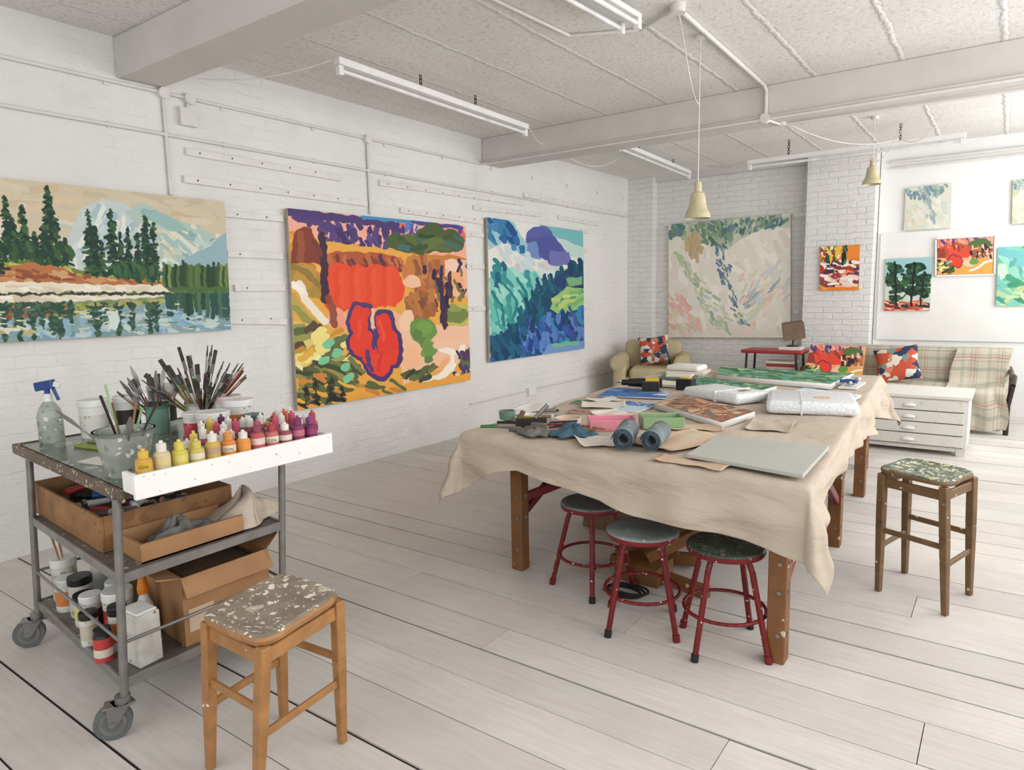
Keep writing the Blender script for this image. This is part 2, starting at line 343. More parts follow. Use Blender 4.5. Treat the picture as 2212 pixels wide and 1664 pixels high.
b.tube([(3.45,L-.05,3.0),(6.1,L-.05,3.0)],.02,m_pipe); b.tube([(3.45,L-.05,2.93),(6.1,L-.05,2.93)],.014,m_pipe)
b.done("ceiling_conduit")
# ------------------------------------------------------------ fluorescents
def fluor(p0,p1,twin=False,chains=()):
    b=MB(); p0=Vector(p0);p1=Vector(p1);d=(p1-p0).normalized();s=d.cross(Vector((0,0,1)))
    b.beam(p0,p1,.055,.045,m_white); 
    if twin: b.beam(p0,p1,.14,.03,m_white)
    offs=(-.055,.055) if twin else (0,)
    for o in offs:
        q=s*o+Vector((0,0,-.055 if not twin else -.045)); b.cyl(p0+q+d*.04,p1+q-d*.04,.014,m_tube,seg=12)
        for e,sg in((p0,1),(p1,-1)):
            b.beam(e+q+d*sg*.005,e+q+d*sg*.045,.035,.06,m_white)
    for cpt in chains:
        c=Vector(cpt); n=int((H-c.z)/.028)
        for i in range(n):
            z=c.z+.014+i*.028
            a=Vector((.009,0,0)) if i%2 else Vector((0,.009,0))
            b.tube([Vector((c.x,c.y,z-.016))-a,Vector((c.x,c.y,z+.016))-a,Vector((c.x,c.y,z+.016))+a,Vector((c.x,c.y,z-.016))+a,Vector((c.x,c.y,z-.016))-a],.004,m_chain,seg=5)
    return b.done("fluorescent_light",.002)
fluor((1.05,3.18,3.04),(.98,5.47,3.04),chains=[(1.03,4.0,3.06),(1.01,4.68,3.06)])
fluor((2.72,2.62,3.1),(2.80,3.92,3.1),twin=True,chains=[(2.74,2.9,3.115),(2.78,3.6,3.115)])
fluor((1.24,6.8,3.08),(1.13,9.1,3.08),twin=False,chains=[(1.2,7.4,3.1),(1.15,8.5,3.1)])
fluor((2.15,8.30,2.97),(4.27,8.28,2.97),chains=[(2.6,8.3,2.99),(3.7,8.28,2.99)])
def pendant(x,y,zb,sc=1.0,cableside=None):
    b=MB(); pr=[(.010,.245),(.022,.24),(.026,.20),(.028,.175),(.045,.165),(.052,.13),(.056,.095),(.066,.06),(.083,.03),(.088,.0),(.085,0.0),(.08,.03),(.062,.06),(.05,.1),(.02,.12)]
    b.lathe([(r*sc,z*sc) for r,z in pr],m_cream,(x,y,zb),28)
    b.lathe([(.0,.02),(.025,.025),(.03,.06),(.018,.11)],m_tube,(x,y,zb))
    b.tube([(x,y,zb+.24*sc),(x,y,H)],.004,m_cord); b.cyl((x,y,H-.03),(x,y,H),.035,m_pipe)
    if cableside:
        pts=[]
        for i in range(13):
            t=i/12; pts.append((x+(cableside[0]-x)*(1-t),y+(cableside[1]-y)*(1-t),H-.02-.42*math.sin(t*math.pi/2)**1.2*t-.15*math.sin(t*math.pi)))
        b.tube(pts,.0035,m_cord,6)
    b.done("pendant_lamp")
pendant(2.96,4.61,1.99,1.0,(3.03,4.06)); pendant(3.53,7.8,2.52,1.0,(3.9,7.6))
def sag(p,q,d,n=12): return [tuple(Vector(p).lerp(Vector(q),i/n)+Vector((0,0,-d*4*(i/n)*(1-i/n)))) for i in range(n+1)]
for p,q,d in (((1.0,5.5,3.03),(.9,5.95,2.99),.06),((.9,6.4,2.90),(.95,7.6,3.15),.12),((1.05,3.15,3.04),(.35,2.62,2.93),.05),((2.12,8.3,2.99),(1.4,9.0,3.12),.03),((3.1,6.4,2.9),(3.7,8.2,3.0),.1),((3.72,8.22,3.0),(4.1,8.0,3.15),.12)):
    b=MB(); b.tube(sag(p,q,d),.004,m_cord,6); b.done("electric_cable")
# ------------------------------------------------------------ paintings (brush strokes laid on each canvas in its own artwork units)
def homog(q):
    A=[];B=[]
    for (u,v),(x,y) in zip(((0,0),(1,0),(1,1),(0,1)),q):
        A.append([u,v,1,0,0,0,-u*x,-v*x]);B.append(x);A.append([0,0,0,u,v,1,-u*y,-v*y]);B.append(y)
    h=np.linalg.solve(np.array(A,float),np.array(B,float)); return np.append(h,1).reshape(3,3)
class Art:
    def __init__(s,X,Y,bg,wob=2.5,seed=1):
        s.r=np.random.RandomState(seed); s.C=np.zeros(X.shape+(3,)); s.C[:]=bg
        sc=wob; s.X=X+sc*(np.sin(Y/7.3+1)+.6*np.sin(Y/3.1+X/5.7)+.8*np.sin(X/11.+2)); s.Y=Y+sc*(np.sin(X/6.7+2)+.6*np.sin(X/3.7-Y/4.9)+.8*np.sin(Y/12.5))
    def put(s,mask,sl,c,j=6):
        c=np.array(c,float)+s.r.uniform(-j,j); s.C[sl][mask]=c
    def bb(s,x0,x1,y0,y1):
        m=(s.X>=x0)&(s.X<=x1)&(s.Y>=y0)&(s.Y<=y1); i=np.where(m.any(1))[0]; j=np.where(m.any(0))[0]
        if len(i)==0: return None
        return (slice(i[0],i[-1]+1),slice(j[0],j[-1]+1))
    def poly(s,p,c):
        p=np.array(p,float); sl=s.bb(p[:,0].min(),p[:,0].max(),p[:,1].min(),p[:,1].max())
        if sl is None: return
        X=s.X[sl];Y=s.Y[sl];ins=np.zeros(X.shape,bool); n=len(p)
        for i in range(n):
            x1,y1=p[i];x2,y2=p[(i+1)%n]
            if y1==y2: continue
            ins^=((y1>Y)!=(y2>Y))&(X<(x2-x1)*(Y-y1)/(y2-y1)+x1)
        s.put(ins,sl,c,3)
    def stroke(s,p,r,c,j=8):
        p=np.array(p,float); sl=s.bb(p[:,0].min()-r,p[:,0].max()+r,p[:,1].min()-r,p[:,1].max()+r)
        if sl is None: return
        X=s.X[sl];Y=s.Y[sl];m=np.zeros(X.shape,bool)
        for (x1,y1),(x2,y2) in zip(p[:-1],p[1:]):
            dx,dy=x2-x1,y2-y1;l=dx*dx+dy*dy+1e-9; t=np.clip(((X-x1)*dx+(Y-y1)*dy)/l,0,1); m|=((X-x1-t*dx)**2+(Y-y1-t*dy)**2)<r*r
        s.put(m,sl,c,j)
    def blob(s,x,y,rx,ry,c,a=0):
        R_=max(rx,ry); sl=s.bb(x-R_,x+R_,y-R_,y+R_)
        if sl is None: return
        X=s.X[sl]-x;Y=s.Y[sl]-y;ca,sa=math.cos(a),math.sin(a); s.put(((X*ca+Y*sa)/rx)**2+((-X*sa+Y*ca)/ry)**2<1,sl,c,4)
    def scat(s,p,cols,n,ln,w,ang,aj=.3):
        p=np.array(p,float);x0,y0=p.min(0);x1,y1=p.max(0);k=0;tries=0
        while k<n and tries<n*20:
            tries+=1; x=s.r.uniform(x0,x1);y=s.r.uniform(y0,y1);ins=False
            for i in range(len(p)):
                ax,ay=p[i];bx,by=p[(i+1)%len(p)]
                if (ay>y)!=(by>y) and x<(bx-ax)*(y-ay)/(by-ay)+ax: ins=not ins
            if not ins: continue
            k+=1; a=math.radians(ang)+s.r.uniform(-aj,aj); l=ln*s.r.uniform(.5,1.3)/2; s.stroke([(x-math.cos(a)*l,y-math.sin(a)*l),(x+math.cos(a)*l,y+math.sin(a)*l)],w*s.r.uniform(.6,1.2),cols[s.r.randint(len(cols))])
    def tree(s,x,yt,yb,w,c1=(26,58,44),c2=(56,92,56)):
        s.stroke([(x,yt),(x,yb)],1.8,(40,40,30)); n=int(abs(yb-yt)/5)
        for i in range(n):
            t=i/n; yy=yt+(yb-yt)*t; ww=w*(.2+.9*t**.8)*s.r.uniform(.4,1.15)
            if s.r.rand()<.12: continue
            for sg in (-1,1):
                e=ww*s.r.uniform(.5,1.1); s.stroke([(x,yy),(x+sg*e,yy+s.r.uniform(0,7)*(1 if yb>yt else -1))],s.r.uniform(2.2,4.4),c1 if s.r.rand()<.7 else c2)
def painting(name,cor,depth,fn,bg,res=260,quad=None,wob=2.2,seed=1,ext=(0,1),edge=None):
    if SHEAR: cor=[(c[0],c[1]+SHEAR*(2.39-c[0]),c[2]) for c in cor]
    TL,TR,BR,BL=[Vector(c) for c in cor]; W=(TR-TL).length;Hh=(BL-TL).length
    nu=int(res if W>=Hh else res*W/Hh); nv=int(nu*Hh/W)
    u=np.linspace(0,1,nu+1);v=np.linspace(0,1,nv+1);U_,V_=np.meshgrid(u,v)
    if quad is None: quad=[(0,0),(100,0),(100,100*Hh/W),(0,100*Hh/W)]
    Hm=homog(quad); ue=ext[0]+(ext[1]-ext[0])*U_; d=Hm[2,0]*ue+Hm[2,1]*V_+1
    X=(Hm[0,0]*ue+Hm[0,1]*V_+Hm[0,2])/d; Y=(Hm[1,0]*ue+Hm[1,1]*V_+Hm[1,2])/d
    a=Art(X,Y,bg,wob,seed); fn(a)
    C=np.clip(a.C+a.r.normal(0,2.0,a.C.shape[:2])[...,None],0,255)/255.; C=np.where(C<=.04045,C/12.92,((C+.055)/1.055)**2.4)
    tl,tr,br,bl=[np.array(q) for q in (TL,TR,BR,BL)]
    P=((1-U_)*(1-V_))[...,None]*tl+(U_*(1-V_))[...,None]*tr+(U_*V_)[...,None]*br+((1-U_)*V_)[...,None]*bl
    N=np.cross(tr-tl,bl-tl); N=-N/np.linalg.norm(N)
    n0=P.shape[0]*P.shape[1]; w=nu+1
    i,j=np.meshgrid(np.arange(nu),np.arange(nv)); base=(j*w+i).ravel()
    F=np.stack([base,base+w,base+w+1,base+1],1)
    nrm=np.array(N); backs=[np.array(q)-nrm*depth for q in (tl,tr,br,bl)]
    V=np.concatenate([P.reshape(-1,3),np.array([tl,tr,br,bl]),np.array(backs)]); c0=n0
    side=[[c0,c0+1,c0+5,c0+4],[c0+1,c0+2,c0+6,c0+5],[c0+2,c0+3,c0+7,c0+6],[c0+3,c0,c0+4,c0+7],[c0+4,c0+5,c0+6,c0+7]]
    F=np.concatenate([F,np.array(side)])
    me=bpy.data.meshes.new(name); me.vertices.add(len(V)); me.vertices.foreach_set("co",V.astype(np.float32).ravel())
    me.loops.add(F.size); me.loops.foreach_set("vertex_index",F.astype(np.int32).ravel()); me.polygons.add(len(F))
    me.polygons.foreach_set("loop_start",np.arange(0,F.size,4,dtype=np.int32)); me.polygons.foreach_set("loop_total",np.full(len(F),4,dtype=np.int32))
    me.materials.append(m_art); me.materials.append(edge or m_canvas)
    mi=np.zeros(len(F),np.int32); mi[-5:]=1; me.update(calc_edges=True); me.polygons.foreach_set("material_index",mi)
    ca=me.color_attributes.new("Col",'FLOAT_COLOR','POINT'); cc=np.ones((len(V),4),np.float32); cc[:n0,:3]=C.reshape(-1,3); ca.data.foreach_set("color",cc.ravel())
    me.validate(); o=bpy.data.objects.new(name,me); COL.objects.link(o); return o
def art_lake(a):
    P=a.poly;S=a.stroke
    P([(-200,380),(480,430),(490,500),(490,620),(-200,620)],(206,192,166))
    a.scat([(-150,390),(480,440),(480,500),(-150,450)],[(202,188,160),(212,200,174),(206,186,156)],60,60,7,6,.3)
    a.scat([(-60,470),(140,480),(140,560),(-60,560)],[(214,208,186),(196,200,184),(206,190,160)],30,40,7,5,.3)
    P([(120,580),(140,500),(165,450),(215,432),(262,440),(300,480),(350,520),(360,600),(120,600)],(194,206,204))
    P([(262,455),(300,438),(345,462),(380,480),(420,490),(455,510),(482,530),(484,600),(330,600),(300,520)],(178,196,186))
    a.scat([(150,480),(215,440),(330,520),(345,570),(140,570)],[(222,224,216),(168,190,196),(206,214,208),(156,182,190)],70,26,5.5,125,.5)
    a.scat([(300,450),(380,485),(470,520),(480,585),(350,580)],[(156,188,180),(206,212,192),(174,200,196),(140,174,174),(216,208,180)],80,28,5.5,35,.5)
    S([(215,450),(190,500),(165,560)],5,(226,228,220)); S([(360,500),(400,530),(440,580)],5,(222,224,206)); S([(455,520),(420,545),(390,580)],4,(216,220,204))
    P([(380,560),(430,535),(484,500),(484,582),(370,582)],(146,176,184)); P([(300,455),(350,462),(400,500),(360,500),(320,480)],(152,186,180))
    P([(-200,560),(0,553),(60,560),(120,578),(200,590),(345,604),(350,622),(-200,622)],(142,158,68))
    a.scat([(-150,562),(0,556),(90,566),(340,600),(340,612),(-150,600)],[(170,178,80),(110,134,60),(196,190,96),(90,120,56)],60,26,5,10,.2)
    P([(-200,580),(0,572),(60,562),(110,575),(150,592),(345,606),(340,616),(200,612),(100,606),(-200,606)],(180,112,66))
    a.scat([(-100,586),(0,578),(100,584),(300,608),(100,604),(-100,602)],[(200,142,90),(146,82,52),(210,164,114)],50,24,4,8,.2)
    P([(340,575),(360,582),(484,572),(484,628),(340,628)],(76,106,56))
    for x in range(340,486,6): S([(x,574+a.r.uniform(-10,6)),(x,615)],3.4,[(44,78,48),(84,112,60),(60,92,54),(120,138,70),(36,66,44)][a.r.randint(5)])
    P([(-200,606),(0,604),(90,606),(200,612),(330,612),(352,628),(350,642),(250,650),(100,656),(-200,668)],(230,222,200))
    a.scat([(-100,612),(300,616),(340,630),(100,645),(-100,650)],[(238,232,216),(214,196,174),(222,210,186)],50,40,4,2,.1)
    # water: mirrored bank, trees and sky
    P([(-200,652),(120,650),(300,642),(484,628),(490,740),(-200,770)],(132,158,160))
    a.scat([(-150,700),(484,660),(486,715),(-150,750)],[(132,170,192),(150,182,194),(166,194,200),(120,152,160),(188,206,200)],130,22,6,10,.4)
    P([(-200,656),(120,652),(300,644),(484,630),(484,640),(300,656),(180,668),(100,678),(-200,690)],(124,138,76))
    a.scat([(-150,656),(200,652),(340,640),(330,654),(120,676),(-150,688)],[(160,160,86),(104,130,66),(176,170,110)],70,24,4.5,0,.2)
    a.scat([(-100,660),(130,656),(130,678),(-100,686)],[(166,90,62),(150,82,56),(184,116,74)],46,22,4.4,3,.2)
    for (x,yt,yb,w) in [(-120,440,590,24),(-70,470,590,20),(-30,430,585,22),(6,440,560,20),(37,446,556,20),(60,500,560,16),(82,470,560,20),(97,406,570,24),(126,515,572,14),(182,452,592,22),(204,520,592,10),(230,452,592,22),(264,490,598,16),(302,468,600,16),(318,484,602,14)]:
        ln=(600-yt)*.52; a.tree(x,655+ln,652,w*.85,(44,76,62),(66,100,74))
    for x in range(345,486,9): S([(x,634),(x+a.r.uniform(-2,2),660+a.r.uniform(0,28))],4.6,[(36,72,56),(54,88,56),(70,108,84),(44,84,82)][a.r.randint(4)])
    P([(205,672),(230,668),(236,692),(222,714),(208,710),(213,690)],(210,222,216)); S([(150,684),(156,712)],7,(150,182,198)); S([(112,692),(116,720)],7,(142,176,196))
    for k in range(60):
        x=a.r.uniform(-140,480); yy=a.r.uniform(662,722)-x*.03; S([(x,yy),(x+a.r.uniform(8,26),yy)],1.7,[(186,204,204),(96,128,110),(206,206,176)][a.r.randint(3)])
    a.scat([(-150,704),(60,700),(60,722),(-150,730)],[(222,214,190),(190,180,130),(150,160,100)],30,24,4,2,.2)
    for x in range(-150,345,14): S([(x,631+a.r.uniform(-2,4)),(x+a.r.uniform(5,12),632)],3.4,[(44,62,44),(88,106,56),(28,44,36)][a.r.randint(3)])
    S([(-150,632),(350,634)],1.4,(60,70,50))
    for x in range(360,484,11): S([(x,628),(x+7,629)],3,(74,110,64))
    for t in [(-120,440,590,24),(-70,470,590,20),(-30,430,585,22),(3,428,560,18),(14,470,560,18),(37,446,556,22),(60,500,560,18),(80,484,560,20),(95,406,570,24),(104,470,572,20),(126,515,572,16),(180,452,592,20),(192,490,592,16),(204,520,592,12),(228,452,592,22),(246,505,598,14),(264,490,598,16),(284,505,600,14),(302,468,600,16),(318,484,602,17)]: a.tree(*t)
    a.scat([(-20,520),(140,530),(140,565),(-20,555)],[(30,62,46),(60,94,56),(44,78,50)],60,16,5.5,60,.6); a.scat([(225,560),(330,570),(330,605),(225,598)],[(30,64,48),(56,96,56)],40,14,4,70,.4)
q1=[(0,387),(475,438),(487,713),(0,738)]
x0=.06
painting("lake_painting",[(x0,1.12,2.21),(x0,2.93,2.21),(x0,2.91,1.285),(x0,1.12,1.285)],.032,art_lake,(206,190,160),540,q1,1.0,3,ext=((1.12-1.56)/(2.92-1.56),1))
def art_red(a):
    P=a.poly;S=a.stroke;B=a.blob
    P([(600,440),(1000,480),(1000,560),(600,540)],(244,176,150))
    a.scat([(612,452),(720,470),(850,482),(860,500),(830,540),(730,540),(640,480)],[(84,62,120),(68,54,104),(96,76,134)],76,17,5,75,.4)
    S([(612,456),(700,468),(800,480),(858,494)],9,(76,58,114)); S([(630,470),(680,482),(720,500)],8,(80,62,118)); S([(720,500),(745,530)],7,(72,52,100))
    a.scat([(840,478),(990,492),(990,520),(850,505)],[(234,112,88),(94,122,186),(244,184,174),(92,74,140)],34,13,4.2,80,.3)
    S([(775,468),(830,474),(900,480)],5,(70,140,186)); S([(880,480),(985,492)],4,(80,80,150))
    P([(605,505),(640,510),(700,520),(860,540),(1000,560),(1008,700),(1008,840),(620,890)],(232,168,72))
    P([(615,500),(640,500),(700,590),(690,620),(640,590),(615,570)],(222,144,54)); a.scat([(615,500),(690,560),(690,620),(618,590)],[(230,160,70),(214,130,50),(236,176,84)],24,24,6,40,.4)
    P([(622,525),(630,500),(645,488),(662,495),(672,520),(690,545),(690,572),(650,566),(620,570)],(130,60,42)); S([(640,505),(640,560)],7,(150,76,50)); P([(690,548),(720,540),(820,545),(860,560),(860,576),(700,585)],(176,84,52)); a.scat([(690,548),(860,560),(850,578),(700,580)],[(130,60,44),(196,110,66),(90,60,80)],24,16,4.5,60,.5)
    P([(612,570),(660,570),(692,610),(696,650),(660,640),(616,612)],(176,140,62)); a.blob(650,596,24,26,(196,150,66),.3); S([(620,575),(650,585),(685,620)],6,(150,120,60))
    P([(820,530),(828,512),(842,503),(862,508),(880,512),(895,495),(912,484),(932,482),(950,496),(972,496),(992,512),(988,536),(960,545),(930,540),(905,550),(880,546),(850,540)],(74,92,52))
    a.scat([(835,512),(985,505),(975,535),(860,535)],[(58,82,50),(98,114,60),(64,102,96),(84,100,50)],30,26,6,10,.5)
    P([(870,552),(960,548),(1000,556),(1000,600),(955,640),(870,620),(855,585)],(200,124,62)); P([(900,560),(940,560),(945,620),(905,625)],(170,100,62)); a.scat([(870,556),(945,560),(945,625),(880,615)],[(184,112,64),(150,90,56),(206,136,72)],26,24,5,80,.3)
    P([(950,560),(1000,560),(1003,640),(952,640)],(242,186,152)); B(970,572,20,13,(246,206,184)); B(978,604,15,20,(242,172,128)); B(880,606,20,14,(246,196,160))
    P([(690,588),(700,574),(716,566),(735,568),(748,576),(764,570),(782,576),(800,570),(822,574),(845,578),(856,596),(862,622),(858,645),(842,662),(820,656),(800,664),(780,660),(760,672),(740,666),(722,670),(700,672),(688,650),(684,620)],(234,76,44))
    for k in range(13): S([(704+k*11.5,584+a.r.uniform(-5,5)),(706+k*11.5,652+a.r.uniform(-10,4))],6.5,[(236,80,46),(231,72,42),(238,86,50)][k%3],1)
    S([(686,508),(690,560),(692,645)],8,(70,42,62)); S([(700,640),(705,660),(712,690)],6,(150,66,48)); S([(668,520),(684,548)],6,(110,56,50))
    P([(700,672),(830,668),(870,680),(870,720),(720,740),(700,700)],(242,182,138)); S([(708,688),(732,700),(720,672)],9,(240,154,130)); S([(706,660),(712,700)],7,(150,80,60))
    P([(862,640),(900,625),(925,632),(935,670),(890,690),(866,682)],(156,98,56)); a.scat([(866,635),(925,632),(930,670),(880,685)],[(186,118,66),(130,80,52),(166,104,58)],24,18,5.5,70,.5)
    S([(638,610),(648,642),(668,668),(694,690)],8,(248,238,220)); S([(624,612),(640,626)],7,(248,238,220)); S([(622,640),(645,680),(690,712)],10,(196,170,76)); S([(628,664),(660,694)],7,(150,150,76))
    P([(616,690),(690,700),(730,760),(700,800),(630,800)],(228,204,116)); 
    a.scat([(622,700),(740,705),(745,790),(626,800)],[(242,224,136),(150,150,80),(228,172,70),(98,110,66),(238,232,184),(92,74,56),(206,150,60)],60,26,7.5,-28,.25)
    P([(850,690),(930,700),(1004,690),(1006,760),(930,800),(860,830),(850,760)],(242,192,158)); B(868,690,16,24,(246,204,174)); B(876,770,22,26,(244,186,140))
    P([(948,676),(960,658),(998,655),(1000,700),(960,702)],(190,184,92)); B(975,678,25,17,(114,130,68)); S([(950,650),(955,700)],4,(92,54,44)); B(970,664,14,8,(150,160,80))
    for (x,y0_,y1) in ((942,575,690),(955,610,660),(935,600,640),(962,590,640),(905,575,585),(925,585,600),(948,640,705)): S([(x,y0_),(x+2,y1)],4.2,(56,38,70)); 
    a.scat([(930,560),(1000,560),(1000,660),(930,660)],[(64,44,72),(92,54,52),(122,112,66)],22,12,3.4,85,.4)
    B(902,712,29,29,(106,146,70)); B(906,706,17,17,(124,162,80)); B(890,722,12,12,(92,130,66)); S([(905,735),(916,775)],8,(92,130,70)); S([(914,735),(905,760)],7,(120,150,76)); B(918,752,14,16,(110,146,74))
    S([(940,748),(972,762),(970,785),(940,812),(905,830)],7,(250,236,218)); S([(990,745),(965,798),(930,822)],6,(250,238,222)); S([(955,775),(940,795)],6,(242,172,118)); S([(930,745),(1000,735)],6,(244,200,170))
    P([(985,770),(1008,765),(1008,815),(960,826)],(240,164,70)); a.scat([(975,765),(1008,755),(1008,815),(975,820)],[(62,62,110),(92,110,66),(236,200,164),(90,60,90)],24,14,5,60,.4)
    V=(80,54,110); Rr=(232,62,42)
    # two-lobed red bush with violet outline
    for (x,y,rx,ry) in((764,692,27,42),(776,668,19,17),(770,738,33,38),(790,766,23,26),(819,700,25,36),(810,682,17,16),(828,744,31,42),(808,788,33,32),(840,772,18,24),(812,808,20,15)): B(x,y,rx,ry,V)
    for (x,y,rx,ry) in((765,693,19,35),(775,672,12,11),(771,738,25,30),(788,764,17,22),(819,702,17,29),(811,687,11,10),(827,744,23,35),(808,786,26,26),(836,770,12,18)): B(x,y,rx,ry,Rr)
    S([(793,668),(793,690),(796,712)],4.0,(242,186,146)); S([(797,712),(795,750)],3.6,V); S([(780,756),(788,790),(792,800)],4.5,V); S([(810,690),(820,730)],4,(240,84,54)); S([(768,690),(764,730)],4,(240,82,54)); S([(812,760),(806,800)],4,(220,52,38))
    a.scat([(628,790),(755,775),(765,800),(780,850),(640,875)],[(94,104,62),(72,86,52),(112,120,66),(62,68,50),(150,140,70)],66,34,6,25,.45)
    P([(690,828),(800,838),(920,822),(1004,805),(1006,825),(640,885),(632,870)],(236,166,66))
    a.scat([(640,800),(770,826),(900,830),(900,838),(640,880)],[(94,104,62),(62,70,50),(236,172,66),(210,132,58)],46,28,5,10,.4)
    for (x,y) in ((690,775),(716,760),(736,790),(700,740),(742,815)): B(x,y,13,9,(124,202,156),-.5)
    for (x,y0_,y1) in ((650,835,880),(672,826,872),(705,815,868),(728,835,866)): a.tree(x,y0_,y1,12,(38,42,36),(72,72,44))
    a.scat([(850,800),(930,790),(900,826)],[(92,104,64),(62,68,52),(120,110,60)],16,20,4.5,-30,.3)
q2=[(612,450),(995,487),(1007,820),(633,885)]
painting("orange_landscape_painting",[(x0,3.47,2.21),(x0,5.66,2.225),(x0,5.68,.60),(x0,3.45,.60)],.032,art_red,(238,168,62),580,q2,1.2,5)
def art_blue(a):
    P=a.poly;S=a.stroke;B=a.blob
    P([(1035,460),(1260,490),(1260,600),(1040,600)],(224,224,216)); P([(1150,480),(1260,490),(1260,560),(1215,550),(1170,500)],(118,186,190)); P([(1190,510),(1255,535),(1255,560),(1205,545)],(190,214,208))
    P([(1043,470),(1100,480),(1125,520),(1170,560),(1130,560),(1080,520),(1045,540)],(156,200,206)); a.scat([(1045,472),(1090,480),(1120,540),(1050,520)],[(40,106,164),(66,130,178),(30,82,140)],34,18,6,60,.5)
    B(1158,517,31,28,(92,98,166)); P([(1128,515),(1190,510),(1225,560),(1215,572),(1180,575),(1165,556),(1130,552)],(82,86,156)); P([(1180,540),(1222,545),(1228,572),(1180,575)],(108,112,174)); P([(1128,525),(1150,520),(1160,560),(1132,556)],(110,140,190))
    P([(1060,540),(1140,560),(1180,590),(1130,600),(1070,580)],(230,226,218)); P([(1150,575),(1200,575),(1230,590),(1160,600)],(210,220,216)); a.scat([(1050,530),(1120,550),(1200,580),(1100,590)],[(220,214,206),(196,214,216),(206,200,200)],24,20,5,50,.5)
    P([(1048,600),(1075,572),(1110,590),(1150,585),(1180,620),(1165,680),(1110,700),(1080,730),(1050,760)],(128,204,192))
    a.scat([(1050,600),(1110,590),(1160,600),(1150,670),(1052,740)],[(70,160,152),(154,214,200),(96,184,174),(50,142,142)],46,30,5,60,.4)
    S([(1066,600),(1085,620),(1110,650),(1100,690)],3,(40,130,140)); S([(1110,600),(1130,640),(1125,680)],3,(40,130,140)); S([(1052,630),(1075,660),(1080,700)],3,(44,130,140))
    a.scat([(1052,580),(1070,560),(1085,580),(1060,610)],[(30,92,122),(50,140,140)],10,18,5,70,.3)
    P([(1140,640),(1200,590),(1256,560),(1256,752),(1050,784),(1050,735),(1100,710)],(34,86,126))
    a.scat([(1140,620),(1200,580),(1254,562),(1254,640),(1140,700)],[(20,68,104),(28,90,112),(36,62,110),(22,54,84)],110,16,4.2,85,.25)
    P([(1190,640),(1215,618),(1254,622),(1254,660),(1205,680),(1180,668)],(152,194,118)); P([(1215,600),(1250,596),(1250,612),(1220,618)],(124,180,126)); a.scat([(1190,640),(1250,625),(1250,655),(1195,670)],[(116,180,118),(188,204,118),(78,160,124)],16,20,4,-20,.3)
    a.scat([(1140,690),(1254,670),(1254,750),(1052,780),(1052,745)],[(50,102,176),(34,64,130),(96,132,196),(24,64,112),(44,132,170),(66,82,156)],180,19,4.6,82,.4)
    a.scat([(1052,740),(1100,715),(1120,760),(1052,778)],[(20,68,100),(28,92,122)],34,20,5,70,.4)
    a.scat([(1090,700),(1150,620),(1180,600),(1190,625),(1140,720),(1100,740)],[(18,72,100),(24,96,118)],54,18,4.3,80,.2)
    P([(1180,742),(1254,735),(1254,752),(1160,768)],(116,152,204)); S([(1190,745),(1240,740)],4,(116,190,146))
q3=[(1043,470),(1251,500),(1254,752),(1050,782)]
painting("blue_mountain_painting",[(x0,6.04,2.34),(x0,8.11,2.32),(x0,8.13,.76),(x0,6.03,.76)],.032,art_blue,(222,222,212),440,q3,1.0,6)
def art_pale(a):
    P=a.poly
    a.scat([(1447,470),(1710,460),(1710,730),(1447,728)],[(234,229,214),(238,232,219),(232,221,208),(236,227,216)],200,40,8,60,.6)
    P([(1450,486),(1710,463),(1710,492),(1640,496),(1600,520),(1570,540),(1530,522),(1450,506)],(204,209,192))
    a.scat([(1450,487),(1565,477),(1580,510),(1550,535),(1500,522),(1452,510)],[(92,128,112),(116,148,120),(140,164,130),(110,140,146),(180,190,164)],96,11,4.2,70,.8)
    a.scat([(1560,478),(1706,466),(1700,484),(1620,502),(1575,525)],[(88,124,126),(110,140,150),(132,156,124),(170,182,162)],92,10,3.8,110,.7)
    a.scat([(1480,512),(1515,515),(1520,560),(1492,556)],[(196,174,136),(208,190,156)],22,18,5,80,.4)
    a.scat([(1545,530),(1570,530),(1584,590),(1596,650),(1620,700),(1600,700),(1570,650),(1556,600)],[(106,132,158),(134,154,168),(100,120,144),(156,178,150)],54,8,2.6,65,.5)
    a.scat([(1455,540),(1490,560),(1590,695),(1580,720),(1540,700)],[(186,200,156),(170,188,172),(206,210,176),(200,206,206)],60,14,2.8,50,.6)
    a.scat([(1450,620),(1490,650),(1530,720),(1450,720)],[(236,194,184),(230,208,194),(206,212,174),(232,184,174)],50,16,4,60,.6)
    a.scat([(1600,600),(1700,560),(1705,640),(1620,720)],[(238,220,202),(212,218,188),(240,206,190),(208,212,212)],54,24,3.4,140,.5)
    a.scat([(1600,640),(1690,600),(1700,610),(1620,670)],[(160,174,184),(186,188,196)],18,14,2.2,140,.3)
q4=[(1447,487),(1710,462),(1710,730),(1447,728)]
yb=L-.06
painting("pale_mountain_painting",[(.61,yb,2.47),(2.31,yb,2.49),(2.36,yb,.86),(.63,yb,.83)],.034,art_pale,(232,227,214),420,q4,1.0,8)
